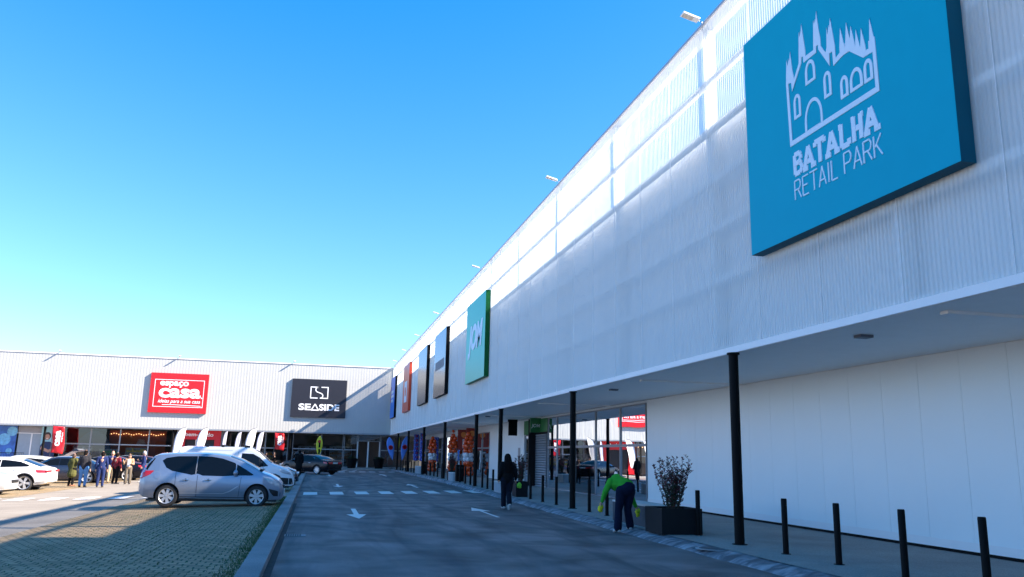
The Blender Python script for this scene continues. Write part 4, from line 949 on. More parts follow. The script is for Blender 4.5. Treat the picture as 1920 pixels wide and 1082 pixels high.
# ---- silver compact MPV, nose to the right kerb
def mpv():
    L = 4.29; c = Car('silver_car', 'silver compact family car parked nearest the camera with its nose at the kerb', L,
        [(-2.145, .62), (-2.12, .95), (-2.06, 1.08), (-1.93, 1.32), (-1.80, 1.50), (-1.66, 1.56), (-1.2, 1.595), (-.5, 1.615), (.0, 1.60), (.4, 1.555), (.8, 1.42), (1.15, 1.25), (1.42, 1.10), (1.75, .985), (1.98, .86), (2.09, .74), (2.13, .6), (2.145, .45)],
        [(-2.145, .42), (-2.05, .30), (-1.8, .24), (1.75, .2), (2.05, .21), (2.145, .30)],
        [(-2.145, .93), (-1.3, 1.0), (-.2, .93), (.7, .90), (1.4, .9), (2.0, .8), (2.145, .7)],
        [(-2.145, .80), (-2.10, .87), (-1.98, .94), (-1.6, .99), (-.8, 1.), (.9, 1.), (1.5, .97), (1.85, .88), (2.02, .76), (2.10, .62), (2.145, .46)], 1.81,
        car_paint('silver blue car paint', (.27, .32, .40), .45, .28), tumble=.3, r=.07, crown=.05, wheels=((-1.30, 1.345), .325))
    c.patch('window', [(-1.52, 1.34), (-1.42, 1.42), (-1.1, 1.475), (-.52, 1.49), (-.52, .96), (-.62, .94), (-1.2, 1.05), (-1.38, 1.14)], CGLASS)
    c.patch('window', [(-.49, 1.49), (-.1, 1.485), (.25, 1.43), (.62, 1.31), (.66, 1.27), (.66, .94), (.3, .915), (-.3, .925), (-.42, .97), (-.49, .975)], CGLASS)
    c.patch('window', [(.69, 1.27), (1.0, 1.1), (1.22, .965), (1.16, .945), (.69, .94)], CGLASS)
    c.patch('window_pillar', [(-.52, 1.49), (-.49, 1.49), (-.49, .96), (-.52, .96)], mat('satin pillar', (.2, .21, .23), .4), .006)
    sm = mat('door seam shadow', (.03, .035, .045), .7)
    for x in ((-.445, .30, .93), (.80, .32, .90), (-1.08, .62, 1.02)):
        c.patch('door_seam', [(x[0]-.006, x[1]), (x[0]+.006, x[1]), (x[0]+.006+(.05 if x[0] > 0 else 0), x[2]), (x[0]-.006+(.05 if x[0] > 0 else 0), x[2])], sm, .003)
    c.patch('sill_crease_glint', [(-.95, .40), (.35, .395), (.55, .46), (.78, .62), (.76, .63), (.52, .485), (.33, .415), (-.95, .415)], mat('crease highlight', (.6, .64, .7), .3, .6), .006)  # pale strip paints the light caught along the sill
    c.patch('side_moulding', [(-.95, .295), (1.0, .28), (1.0, .30), (-.95, .315)], sm, .003)
    for x in (-.78, -.12):
        for sd in (1, -1):
            y = sd*(c.side(x, .80)+.022); mb = MB(); mb.box(x-.1, x+.1, y-.012, y+.012, .785, .812, bev=.008); o = mb.build('door_handle', CHROME, c.e, smooth=True)
            mb = MB(); mb.lathe([(0, 0), (.035, 0), (.035, .003*sd), (0, .003*sd)], 14, 'Y', (x, sd*(c.side(x, .8)+.003), .80)); mb.build('recess', TRIM, o)
    c.patch('taillight', [(-1.98, .86), (-2.10, .80), (-2.125, .92), (-2.09, 1.04), (-1.72, 1.05), (-1.82, .94)], LRED, .006)
    c.patch('headlight', [(1.50, .93), (1.72, .90), (1.96, .80), (2.06, .71), (2.02, .62), (1.86, .66), (1.66, .76)], LCLR, .006)
    c.patch('fog_recess', [(1.70, .56), (1.94, .50), (2.06, .44), (2.05, .33), (1.86, .34), (1.76, .44)], TRIM, .004)
    c.patch('fuel_flap', [(-1.62+.11*math.cos(k*.5236), .92+.11*math.sin(k*.5236)) for k in range(12)], mat('flap edge', (.3, .34, .4), .4), .002, (-1,))
    c.patch('fuel_flap_cover', [(-1.62+.1*math.cos(k*.5236), .92+.1*math.sin(k*.5236)) for k in range(12)], c.paint, .005, (-1,))
    c.top_patch('windshield', .46, 1.36, CGLASS, margin=.045); c.top_patch('rear_window', -2.02, -1.82, CGLASS)
    c.patch('rear_quarter_glass', [(-1.93, 1.06), (-1.99, 1.12), (-1.80, 1.43), (-1.74, 1.40)], CGLASS, .006)
    c.box('number_plate', PLATE, 2.145, 2.16, -.26, .26, .42, .53, bev=.003); c.box('grille', TRIM, 2.10, 2.15, -.38, .38, .58, .66)
    c.box('underbody', TRIM, -1.9, 1.95, -.75, .75, .17, .235)
    for x in (-1.30, 1.345):
        for sd in (-1, 1): c.wheel(x, sd, 7, 'wide')
    c.mirror(.68, 1.0, c.paint)
    c.box('wiper', TRIM, 1.37, 1.47, -.6, .6, 1.10, 1.13)
    return c
_m = mpv(); _m.e.scale = (1.005, 1.05, 1.04); _m.place(-3.07, 28.4, 0)

# ---- white delivery van
def van():
    c = Car('white_van', 'small white panel van with roof bar feet behind the silver car', 4.6,
        [(-2.3, .5), (-2.28, 1.6), (-2.2, 1.76), (-2.0, 1.80), (.2, 1.80), (.55, 1.76), (.85, 1.62), (1.2, 1.32), (1.42, 1.16), (1.75, 1.06), (2.05, .94), (2.2, .80), (2.28, .65), (2.3, .5)],
        [(-2.3, .35), (-2.1, .28), (1.9, .24), (2.2, .26), (2.3, .32)], [(-2.3, 1.02), (1.4, 1.0), (2.0, .86), (2.3, .74)],
        [(-2.3, .93), (-2.2, .98), (-1.8, 1.), (1.3, 1.), (1.8, .93), (2.08, .80), (2.22, .64), (2.3, .5)], 1.84, car_paint('white van paint', (.74, .76, .79)), tumble=.16, r=.09, crown=.03, wheels=((-1.35, 1.4), .33), cat='van')
    c.patch('window', [(.18, 1.55), (.62, 1.53), (.9, 1.38), (1.24, 1.06), (.85, 1.0), (.2, 1.02), (.14, 1.1)], CGLASS)
    c.patch('window_pillar', [(.86, 1.41), (.9, 1.38), (.93, 1.02), (.87, 1.01)], TRIM, .007)
    c.top_patch('windshield', .70, 1.36, CGLASS, margin=.04)
    c.patch('headlight', [(1.66, .93), (1.86, .93), (2.15, .80), (2.16, .72), (1.9, .76), (1.72, .84)], LCLR, .006)
    c.patch('bumper', [(1.55, .32), (1.62, .62), (1.9, .60), (2.2, .58), (2.26, .34)], TRIM, .008)
    c.patch('arch_trim', [(.95, .28), (.98, .5), (1.1, .68), (1.25, .76), (1.55, .76), (1.72, .68), (1.83, .5), (1.84, .3), (1.78, .3), (1.72, .52), (1.62, .66), (1.5, .71), (1.3, .71), (1.15, .63), (1.04, .48), (1.01, .28)], TRIM, .01)
    sm = mat('door seam shadow', (.03, .035, .045), .7)
    c.patch('door_seam', [(.02, .32), (.03, .32), (.03, 1.6), (.02, 1.6)], sm, .003); c.patch('door_seam', [(1.02, .7), (1.03, .7), (1.06, 1.0), (1.05, 1.0)], sm, .003)
    c.patch('side_rib', [(-1.8, 1.64), (-.2, 1.64), (-.2, 1.655), (-1.8, 1.655)], mat('panel fold', (.4, .42, .46), .5), .004)
    for x in (-1.2, -.6, .3):
        for sd in (-1, 1): c.box('roof_bar_foot', TRIM, x-.06, x+.06, sd*.62-.03, sd*.62+.03, 1.77, 1.87)
    c.box('underbody', TRIM, -2.1, 2.1, -.78, .78, .2, .28); c.box('front_bumper', TRIM, 2.24, 2.33, -.42, .42, .3, .52)
    for x in (-1.35, 1.4):
        for sd in (-1, 1): c.wheel(x, sd, 5, 'wide')
    c.mirror(.95, 1.14, TRIM); return c
van().place(-3.28, 38.6, 0)

def sedan(name, label, paint, rimstyle=('thin', 10), wagon=False, group=None, chrome=True, scale=1.07):
    if not wagon:
        top = [(-2.5, .6), (-2.47, .95), (-2.38, 1.06), (-2.1, 1.10), (-1.75, 1.14), (-1.3, 1.32), (-.85, 1.44), (-.3, 1.475), (.2, 1.465), (.6, 1.36), (1.05, 1.12), (1.3, 1.01), (1.9, .93), (2.3, .80), (2.45, .66), (2.5, .45)]
        rg = (-1.72, -1.0); win = [[(-1.2, 1.14), (-1.0, 1.27), (-.75, 1.345), (-.3, 1.375), (-.02, 1.375), (-.02, .97), (-1.1, 1.0)], [(.0, 1.375), (.22, 1.36), (.5, 1.27), (.95, 1.0), (.9, .96), (.0, .965)]]
    else:
        top = [(-2.4, .6), (-2.36, .98), (-2.28, 1.05), (-2.05, 1.22), (-1.8, 1.36), (-1.5, 1.43), (-.8, 1.50), (-.2, 1.51), (.2, 1.49), (.6, 1.38), (1.05, 1.14), (1.3, 1.03), (1.9, .95), (2.25, .82), (2.36, .68), (2.4, .45)]
        rg = (-2.2, -1.75); win = [[(-1.72, 1.18), (-1.55, 1.27), (-1.2, 1.36), (-.8, 1.39), (-.4, 1.40), (-.4, .99), (-1.5, 1.03)], [(-.38, 1.40), (.22, 1.385), (.5, 1.29), (.95, 1.02), (.9, .98), (-.38, .985)]]
    L = abs(top[0][0])
    c = Car(name, label, 2*L, top, [(-L, .42), (-L+.15, .3), (-1.9, .22), (1.9, .2), (L, .3)], [(-L, .95), (-.5, .955), (1.2, .93), (L, .72)],
        [(-L, .82), (-L+.06, .9), (-L+.25, .96), (-1.5, 1.), (1.3, 1.), (1.9, .93), (L-.2, .8), (L-.06, .66), (L, .5)], 1.88, paint, tumble=.42, r=.09, crown=.05, wheels=((-1.5, 1.5), .345), group=group, scale=scale)
    for w in win: c.patch('window', w, CGLASS)
    if chrome:
        for w in win: pass
        p = win[0]; q = win[1]; up = p[:5]+q[1:4]; c.patch('window_trim', up+[(a[0], a[1]+.03) for a in reversed(up)], CHROME, .008)
    c.top_patch('windshield', .45, 1.12, CGLASS); c.top_patch('rear_window', rg[0], rg[1], CGLASS)
    sm = mat('door seam shadow', (.03, .035, .045), .7)
    for x in (-1.0, .0, 1.0): c.patch('door_seam', [(x, .32), (x+.01, .32), (x+.01, .95), (x, .95)], sm, .003)
    for x in (-.8, .2):
        for sd in (1, -1): y = sd*(c.side(x, .84)+.02); c.box('door_handle', CHROME if chrome else c.paint, x-.1, x+.1, y-.012, y+.012, .83, .855)
    c.patch('taillight', [(-L+.02, .78), (-L+.01, .93), (-L+.42, .95), (-L+.36, .84)], LRED, .006); c.patch('headlight', [(L-.55, .86), (L-.3, .82), (L-.12, .70), (L-.2, .62), (L-.45, .70)], LCLR, .006)
    for sd in (-1, 1): c.box('taillight', LRED, -L-.012, -L+.08, sd*.50-.2, sd*.50+.2, .78, .93, bev=.01)
    for sd in (-1, 1): c.box('headlight', LCLR, L-.12, L+.0, sd*.48-.17, sd*.48+.17, .62, .72, bev=.01)
    c.box('number_plate', PLATE, -L-.014, -L, -.26, .26, .80, .91, bev=.003); c.box('bumper', TRIM, -L-.02, -L+.1, -.7, .7, .32, .42); c.box('grille', TRIM, L-.05, L+.012, -.3, .3, .5, .7)
    c.box('underbody', TRIM, -2.1, 2.1, -.78, .78, .17, .25)
    for x in (-1.5, 1.5):
        for sd in (-1, 1): c.wheel(x, sd, rimstyle[1], rimstyle[0], .345*.74)
    c.mirror(.82, .99, c.paint); return c
blackp = mat('black car paint', (.005, .005, .008), .25, 0, var=.01, spec=.35); navyp = car_paint('dark navy car paint', (.012, .016, .035), 0, .25)
s1 = sedan('black_sedan', 'black saloon car standing on the road beyond the dashed crossing, seen from behind', blackp); s1.place(-.35, 70.0, math.radians(138))
s2 = sedan('dark_car', 'dark car whose nose shows behind the white van', navyp, wagon=True, group='dark parked cars'); s2.place(-3.3, 43.9, 0)
def hatch():
    c = Car('white_car', 'white electric liftback with black wheel arches parked on the left', 4.6,
        [(-2.3, .62), (-2.27, .96), (-2.2, 1.03), (-2.0, 1.08), (-1.6, 1.22), (-1.1, 1.40), (-.5, 1.47), (.1, 1.465), (.6, 1.34), (1.05, 1.12), (1.3, 1.03), (1.9, .96), (2.2, .84), (2.28, .7), (2.3, .5)],
        [(-2.3, .40), (-2.15, .3), (-1.8, .24), (1.8, .22), (2.3, .3)], [(-2.3, .97), (-.5, .985), (1.2, .96), (2.3, .75)],
        [(-2.3, .84), (-2.22, .92), (-2.0, .97), (-1.4, 1.), (1.3, 1.), (1.9, .93), (2.15, .8), (2.3, .56)], 1.86, car_paint('white car paint', (.76, .77, .78)), tumble=.4, r=.08, crown=.05, wheels=((-1.37, 1.37), .35))
    c.patch('window', [(-1.55, 1.15), (-1.35, 1.24), (-.9, 1.345), (-.35, 1.385), (-.35, 1.02), (-1.45, 1.06)], CGLASS); c.patch('window', [(-.32, 1.385), (.15, 1.375), (.5, 1.28), (.95, 1.03), (-.32, 1.015)], CGLASS)
    c.patch('arch_trim', [(-1.37+.44*math.cos(a), .35+.44*math.sin(a)) for a in [math.pi*k/12 for k in range(13)]]+[(-1.37+.395*math.cos(a), .35+.395*math.sin(a)) for a in [math.pi*(12-k)/12 for k in range(13)]], TRIM, .008)
    c.patch('taillight', [(-2.28, .80), (-2.26, .92), (-1.78, .93), (-1.84, .81), (-1.95, .80)], LRED, .006); c.patch('lower_trim', [(-2.26, .35), (-2.2, .45), (-1.85, .40), (-1.8, .3)], mat('grey cladding', (.3, .3, .31), .5), .006)
    for sd in (-1, 1): c.box('taillight', LRED, -2.31, -2.2, sd*.6-.28, sd*.6+.28, .84, .92)
    c.top_patch('windshield', .45, 1.12, CGLASS); c.top_patch('rear_window', -1.95, -1.15, CGLASS)
    sm = mat('door seam shadow', (.03, .035, .045), .7)
    for x in (-.9, -.1): c.patch('door_seam', [(x, .34), (x+.008, .34), (x+.008, 1.0), (x, 1.0)], sm, .003)
    for sd in (1, -1): y = sd*(c.side(-1., .9)+.012); c.box('door_handle', c.paint, -1.1, -.9, y-.008, y+.008, .89, .91)
    c.box('underbody', TRIM, -2., 2., -.78, .78, .18, .26)
    for x in (-1.37, 1.37):
        for sd in (-1, 1): c.wheel(x, sd, 5, 'wide', .35*.78)
    c.mirror(.75, 1.05, TRIM); return c
hatch().place(-14.9, 44.9, math.pi+.02)
# silver car nose at the far left
def nose():
    c = Car('silver_car', 'silver hatchback cut off by the left picture edge, nose to the right', 4.2,
        [(-2.1, .6), (-2.07, 1.0), (-1.9, 1.3), (-1.5, 1.43), (-.3, 1.44), (.25, 1.32), (.75, 1.08), (1.05, .98), (1.6, .92), (1.9, .84), (2.04, .70), (2.09, .55), (2.1, .42)],
        [(-2.1, .4), (-1.9, .28), (1.8, .2), (2.1, .26)], [(-2.1, .92), (1.2, .88), (2.1, .66)], [(-2.1, .85), (-1.8, .97), (1.3, 1.), (1.75, .92), (1.98, .78), (2.07, .62), (2.1, .46)], 1.74,
        car_paint('light silver paint', (.55, .56, .58), .4, .35), tumble=.35, r=.08, wheels=((-1.3, 1.25), .31))
    c.patch('window', [(-1.5, 1.0), (-1.4, 1.3), (-.3, 1.34), (.2, 1.22), (.65, .95), (-.4, .93)], CGLASS); c.top_patch('windshield', .15, .8, CGLASS)
    c.patch('headlight', [(1.55, .84), (1.8, .80), (1.98, .70), (1.96, .60), (1.7, .64), (1.58, .72)], LCLR, .006); c.patch('bumper', [(1.6, .44), (2.04, .42), (2.08, .30), (1.68, .28)], mat('grey bumper strip', (.28, .28, .29), .5), .006)
    c.box('grille', TRIM, 2.06, 2.115, -.35, .35, .5, .62); c.box('number_plate', PLATE, 2.112, 2.125, -.26, .26, .38, .48, bev=.003); c.box('underbody', TRIM, -1.9, 1.9, -.7, .7, .16, .24)
    for x in (-1.3, 1.25):
        for sd in (-1, 1): c.wheel(x, sd, 6, 'wide')
    c.mirror(.55, 1.0, c.paint); return c
nose().place(-14.75, 39.9, 0)
d1 = sedan('dark_car', 'dark navy car behind the white liftback with chrome window line', navyp, ('wide', 5), group='dark parked cars'); d1.place(-14.6, 54.6, math.pi-.03)
d2 = sedan('dark_car', 'black car partly hidden behind the people in suits', blackp, ('wide', 5), group='dark parked cars'); d2.place(-13.4, 59.2, math.pi)
d3 = sedan('dark_car', 'black estate car behind the two standing people near the crossing', blackp, ('thin', 10), True, group='dark parked cars'); d3.place(-12.9, 63.4, math.pi)
d4 = sedan('white_car', 'pale car roof showing behind the dark cars at far left', car_paint('white car paint', (.76, .77, .78)), ('wide', 5), True); d4.place(-18.4, 59, math.pi)
d5 = sedan('dark_car', 'dark car with its boot lid raised behind the white liftback', navyp, ('wide', 5), True, group='dark parked cars'); d5.place(-19.5, 63.5, math.pi)
mb = MB(); mb.extr([(-2.0, 1.34), (-3.15, 1.98), (-3.3, 1.92), (-3.28, 1.82), (-2.9, 1.8), (-2.05, 1.28)], -.72, .72); mb.build('boot_lid', navyp, d5.e, smooth=True)

# ------------------------------------------------------------------ people
SKIN = mat('skin', (.45, .25, .17), .55, var=.04, vscale=8)
def skinmesh(name, V, E, R, m, parent, sub=1, root=0, voxel=.014):
    """one continuous surface: tapered capsules along the skeleton edges, fused by a voxel remesh and smoothed"""
    mb = MB(); V = [Vector(v) for v in V]; R = [r if isinstance(r, tuple) else (r, r) for r in R]; n = 12
    X = Vector((1, 0, 0))
    for (i, j) in E:
        d = V[j]-V[i]; L = d.length
        if L < 1e-4: continue
        d.normalize(); a = X-d*X.dot(d)
        if a.length < .25: a = Vector((0, 0, 1))-d*d.z
        a.normalize(); b = d.cross(a).normalized(); rings = []
        st = [(-1, t) for t in (-.92, -.75, -.45)]+[(0, t) for t in (0, .33, .67, 1)]+[(1, t) for t in (.45, .75, .92)]
        for (k, t) in st:
            if k == -1: c = V[i]+d*t*min(R[i]); q = math.sqrt(1-t*t); rx, ry = R[i][0]*q, R[i][1]*q
            elif k == 1: c = V[j]+d*t*min(R[j]); q = math.sqrt(1-t*t); rx, ry = R[j][0]*q, R[j][1]*q
            else: c = V[i].lerp(V[j], t); rx = R[i][0]+(R[j][0]-R[i][0])*t; ry = R[i][1]+(R[j][1]-R[i][1])*t
            rings.append([mb.bm.verts.new(c+a*math.cos(2*math.pi*u/n)*rx+b*math.sin(2*math.pi*u/n)*ry) for u in range(n)])
        for p, q in zip(rings[:-1], rings[1:]):
            for u in range(n): mb.bm.faces.new((p[u], p[(u+1) % n], q[(u+1) % n], q[u]))
        mb.bm.faces.new(list(reversed(rings[0]))); mb.bm.faces.new(rings[-1])
    o = mb.build(name+'_raw', m)
    rm = o.modifiers.new('fuse', 'REMESH'); rm.mode = 'VOXEL'; rm.voxel_size = voxel; rm.use_smooth_shade = True
    sm_ = o.modifiers.new('soften', 'SMOOTH'); sm_.factor = .5; sm_.iterations = 3 if voxel < .012 else 4
    m2 = ev_mesh(o); bpy.data.objects.remove(o); m2.name = name; m2.materials.clear(); m2.materials.append(m)
    for p in m2.polygons: p.use_smooth = True
    q = bpy.data.objects.new(name, m2); COL.objects.link(q); q.parent = parent; return q
def person(loc, yaw, label, top, legs, hair, shoes=None, pose=None, H=1.0, coat=0., longhair=False, bald=False, skin=SKIN, flare=0., hem=0., group=None, skirt=None, detail=True, fat=1.):
    J = dict(pel=(0, 0, .96), sp=(0, 0, 1.12), ch=(0, .0, 1.30), nk=(0, .01, 1.47), hd=(0, -.02, 1.57), ht=(0, -.01, 1.66))
    for s, n in ((1, 'L'), (-1, 'R')):
        J.update({'sh'+n: (.17*s, 0, 1.40), 'el'+n: (.24*s, .03, 1.13), 'wr'+n: (.25*s, -.06, .89), 'ha'+n: (.25*s, -.09, .81), 'hi'+n: (.09*s, 0, .92), 'kn'+n: (.105*s, -.02, .5), 'an'+n: (.11*s, .03, .09), 'to'+n: (.125*s, -.13, .035)})
    if pose: J.update(pose)
    e = empty('person', loc, yaw, label, 'person', group); e.scale = (H,)*3
    names = ['pel', 'sp', 'ch', 'nk', 'hd', 'ht']+[a+n for n in 'LR' for a in ('sh', 'el', 'wr', 'ha', 'hi', 'kn', 'an', 'to')]
    V = [J[n] for n in names]; ix = {n: i for i, n in enumerate(names)}
    rad = dict(pel=.125, sp=.115, ch=.135, nk=.052, hd=.088, ht=.07, sh=.062, el=.042, wr=.028, ha=.032, hi=.088, kn=.056, an=.038, to=.03)
    R = [rad[n if n in rad else n[:-1]] for n in names]
    E = [('pel', 'sp'), ('sp', 'ch'), ('ch', 'nk'), ('nk', 'hd'), ('hd', 'ht')]
    for n in 'LR': E += [('ch', 'sh'+n), ('sh'+n, 'el'+n), ('el'+n, 'wr'+n), ('wr'+n, 'ha'+n), ('pel', 'hi'+n), ('hi'+n, 'kn'+n), ('kn'+n, 'an'+n), ('an'+n, 'to'+n)]
    E = [(ix[a], ix[b]) for a, b in E]
    for n in 'LR':   # fingers and thumb
        w = Vector(J['wr'+n]); h = Vector(J['ha'+n]); d = (h-w).normalized(); side = d.cross(Vector((1, 0, 0)) if abs(d.x) < .8 else Vector((0, 1, 0))).normalized(); nn = d.cross(side)
        for f, (o_, L_) in enumerate(((-.027, .06), (-.009, .072), (.009, .068), (.027, .052))):
            i = len(V); V += [h+side*o_+d*.02, h+side*o_*1.15+d*(.02+L_*.5)+nn*.006, h+side*o_*1.2+d*(.02+L_)+nn*.02]; R += [.010, .009, .007]; E += [(ix['ha'+n], i), (i, i+1), (i+1, i+2)]
        i = len(V); V += [h-side*.035-d*.01, h-side*.055+d*.03]; R += [.011, .009]; E += [(ix['ha'+n], i), (i, i+1)]
    # nose and ears grow from the head
    hd = Vector(J['hd']); up = (Vector(J['ht'])-Vector(J['nk'])).normalized(); fw = Vector((0, -1, 0)); fw = (fw-up*fw.dot(up)).normalized() if abs(up.y) < .9 else Vector((0, 0, -1)); fw = Vector(J.get('face', fw)).normalized(); rt = up.cross(fw)
    VX = .014 if detail else .03; body = skinmesh('body', V, E, R, skin, e, voxel=.0075 if detail else .02)
    fm = MB(); 
    p = hd+up*.0+fw*.088; fm.tube([hd+up*.03+fw*.078, p+fw*.02-up*.012, hd-up*.02+fw*.08], [.008, .014, .008], 8)
    for s in (-1, 1): q = hd+rt*s*.085; fm.tube([q+up*.03-fw*.005, q+rt*s*.012, q-up*.03], [.008, .014, .008], 8)
    if detail: fm.build('nose_and_ears', skin, e, smooth=True)
    if detail:
        for s in (-1, 1):
            mb = MB(); c_ = hd+up*.022+fw*.080+rt*s*.033; mb.sphere(c_, .011, 8, 6); mb.build('eye', mat('eye', (.05, .04, .04), .2), e)
        mb = MB(); c_ = hd-up*.045+fw*.080; mb.tube([c_-rt*.024, c_+fw*.006, c_+rt*.024], [.004, .008, .004], 6); mb.build('mouth', mat('lips', (.3, .1, .09), .5), e)
    g = lambda *n: [J[k] for k in n]
    # top garment
    tn = ['pel', 'sp', 'ch', 'nk0']+[a+n for n in 'LR' for a in ('sh', 'el', 'wr')]
    nk0 = tuple(Vector(J['ch']).lerp(Vector(J['nk']), .62)); pj = Vector(J['pel']); spv = Vector(J['sp']); pb = tuple(pj+(pj-spv).normalized()*(.02 if not coat else .05)) if not hem else tuple(pj.lerp(spv, hem))
    V2 = [pb, J['sp'], J['ch'], nk0]+[J[k] for k in tn[4:]]; V2[6] = tuple(Vector(J['elL']).lerp(Vector(J['wrL']), .9)) if False else V2[6]
    R2 = [(.165*fat, .125*fat), (.15*fat, .12*fat), (.175*fat, .13*fat), .07]+[.075*fat**.6, .06*fat**.6, .045]*2
    E2 = [(0, 1), (1, 2), (2, 3), (2, 4), (4, 5), (5, 6), (2, 7), (7, 8), (8, 9)]
    if coat:
        V2.append(tuple(Vector(pb)+Vector((0, .02, -coat)))); R2.append((.19*fat, .16*fat)); E2.append((0, len(V2)-1))
    tg = skinmesh('top', V2, E2, R2, top, e, voxel=VX)
    # trousers
    V3 = [J['pel']]; R3 = [(.15*fat, .125*fat)]; E3 = []
    for n in 'LR':
        i = len(V3); V3 += [J['hi'+n], J['kn'+n], tuple(Vector(J['an'+n])+Vector((0, 0, .02)))]; R3 += [.108*fat, .078+flare*.3, .062+flare]; E3 += [(0, i), (i, i+1), (i+1, i+2)]
    skinmesh('trousers', V3, E3, R3, legs, e, voxel=VX)
    for n in 'LR':
        a = Vector(J['an'+n]); t = Vector(J['to'+n]); d = (t-a); hl = a-Vector((d.x, d.y, 0)).normalized()*.05+Vector((0, 0, -.04)); skinmesh('shoe', [hl, a+Vector((0, 0, -.03)), t+Vector((0, 0, .012)), t+d.normalized()*.05], [(0, 1), (1, 2), (2, 3)], [(.045, .04), (.048, .048), (.048, .034), (.036, .024)], shoes or mat('dark shoe', (.02, .018, .018), .4), e, 1)
    if not bald:
        HV = [hd+up*.035-fw*.022, hd+up*.07-fw*.02, hd-up*.03-fw*.045]; HR = [.098, .085, .082]; HE = [(0, 1), (0, 2)]
        if longhair:
            HR = [.115, .10, .12]; HV += [hd-up*.20-fw*.085, hd-up*.42-fw*.11]; HR += [(.16, .085), (.12, .05)]; HE += [(2, 3), (3, 4)]
        skinmesh('hair', HV, HE, HR, hair, e, voxel=VX)
    return e
HB = mat('black hair', (.007, .005, .005), .85, var=.2, vscale=30, spec=.1); HBR = mat('brown hair', (.06, .03, .018), .55, var=.2, vscale=30); HG = mat('grey hair', (.35, .34, .33), .6)
cloth = lambda n, c: mat(n, c, .9, var=.12, vscale=7, bump=.6, bscale=14, spec=.12)
BLKC = cloth('black cloth', (.008, .008, .009)); NAVYC = cloth('navy suit cloth', (.018, .03, .10)); JEANS = cloth('light blue jeans', (.10, .25, .50)); DJEANS = cloth('dark navy jeans', (.008, .012, .03)); CHAR = cloth('charcoal jacket cloth', (.03, .03, .036))
GREEN = cloth('bright green knit', (.05, .36, .035)); OLIVE = cloth('olive coat cloth', (.09, .09, .03)); CREAM = cloth('cream trousers cloth', (.5, .4, .25)); TAUPE = cloth('taupe trousers cloth', (.13, .11, .085)); TAN = cloth('tan jacket cloth', (.38, .25, .16)); WSHIRT = cloth('white shirt cloth', (.75, .75, .75)); MAROON = cloth('maroon cloth', (.18, .02, .03))
WSHOE = mat('white shoe', (.6, .58, .55), .5); YG = mat('yellow cleaning cloth', (.8, .72, .02), .8, bump=.4, bscale=30)
# walking woman, back to camera
w = person((6.42, 27.6, gr(27)+.0), math.pi, 'woman in black with long dark hair walking away on the road by the kerb', BLKC, cloth('dark trousers cloth', (.008, .011, .02)), HB, WSHOE, H=1.065, longhair=True, flare=.022, fat=1.3,
    pose=dict(elL=(.25, .06, 1.15), wrL=(.27, -.02, .93), haL=(.27, -.05, .86), elR=(-.26, .04, 1.14), wrR=(-.29, -.06, .93), haR=(-.3, -.09, .86), knL=(.09, -.10, .51), anL=(.08, -.12, .10), toL=(.085, -.27, .05), knR=(-.06, -.01, .49), anR=(-.02, .26, .20), toR=(-.02, .22, .05)))
skinmesh('belt', [(-.12, .0, .93), (0, .02, .93), (.12, 0, .93)], [(0, 1), (1, 2)], [.1, .125, .1], cloth('olive hem', (.12, .12, .07)), w, 1)
cl = empty('cleaning_cloth', (6.82, 27.55, .8), 0, 'bright green cloth held low in the walking woman\'s right hand', 'cloth')
mb = MB(); mb.sphere((0, 0, 0), .085, 10, 7, (1.1, .7, 1.1))
for v in mb.bm.verts: v.co += Vector((random.uniform(-.02, .02), random.uniform(-.02, .02), random.uniform(-.03, .02)))
mb.build('fold', mat('green cleaning cloth', (.2, .6, .05), .8), cl, smooth=True)
cl.name = 'cleaning_cloth'
# bending person in green
b = person((7.33, 19.05, .02), math.pi, 'person in bright green sweater bending over at the kerb with yellow cloths', GREEN, DJEANS, HB, WSHOE, H=1.03, flare=.035, fat=1.32, hem=.75,
    pose=dict(pel=(-.10, .03, .97), sp=(-.06, -.10, 1.08), ch=(.07, -.28, 1.12), nk=(.13, -.38, 1.17), hd=(.14, -.47, 1.16), ht=(.15, -.55, 1.12), face=(0, -.3, -1),
              shL=(.24, -.22, 1.14), elL=(.36, -.26, .90), wrL=(.42, -.32, .68), haL=(.45, -.35, .60), shR=(-.12, -.24, 1.06), elR=(-.29, -.26, .80), wrR=(-.41, -.28, .57), haR=(-.44, -.28, .50),
              hiL=(.05, .0, .93), hiR=(-.15, .0, .93), knL=(.12, -.03, .50), anL=(.16, .03, .085), toL=(.19, -.08, .03), knR=(-.12, -.07, .52), anR=(-.19, -.10, .13), toR=(-.2, -.24, .085)))
for (x, y, z, lab) in ((6.87, 19.42, .56, 'yellow cloth in the left hand of the bending person'), (7.80, 19.32, .47, 'yellow glove cloth in the right hand of the bending person')):
    c_ = empty('cleaning_cloth', (x, y, z), 0, lab, 'cloth'); mb = MB(); mb.sphere((0, 0, 0), .075, 12, 9, (.85, .6, 1.25))
    for v in mb.bm.verts: v.co += Vector((random.uniform(-.02, .02), random.uniform(-.02, .02), random.uniform(-.035, .02)))
    mb.build('fold', YG, c_, smooth=True)
GRP = None
def stand_p(x, y, yaw, *a, **k): return person((x, y, gz(x, y)+.004), yaw, *a, **k)
holdL = dict(elL=(.23, -.02, 1.14), wrL=(.14, -.22, 1.18), haL=(.09, -.27, 1.22)); holdR = dict(elR=(-.23, -.02, 1.14), wrR=(-.12, -.22, 1.16), haR=(-.06, -.27, 1.2))
stand_p(-12.55, 48.6, math.pi-.5, 'person in black trousers with a large olive coat over the shoulders, leftmost of the group', OLIVE, BLKC, HBR, mat('brown shoe', (.25, .1, .05), .5), H=1.0, coat=.28, pose=dict(elR=(-.34, .0, 1.2), wrR=(-.3, -.2, 1.3), haR=(-.28, -.25, 1.36)), fat=1.3)
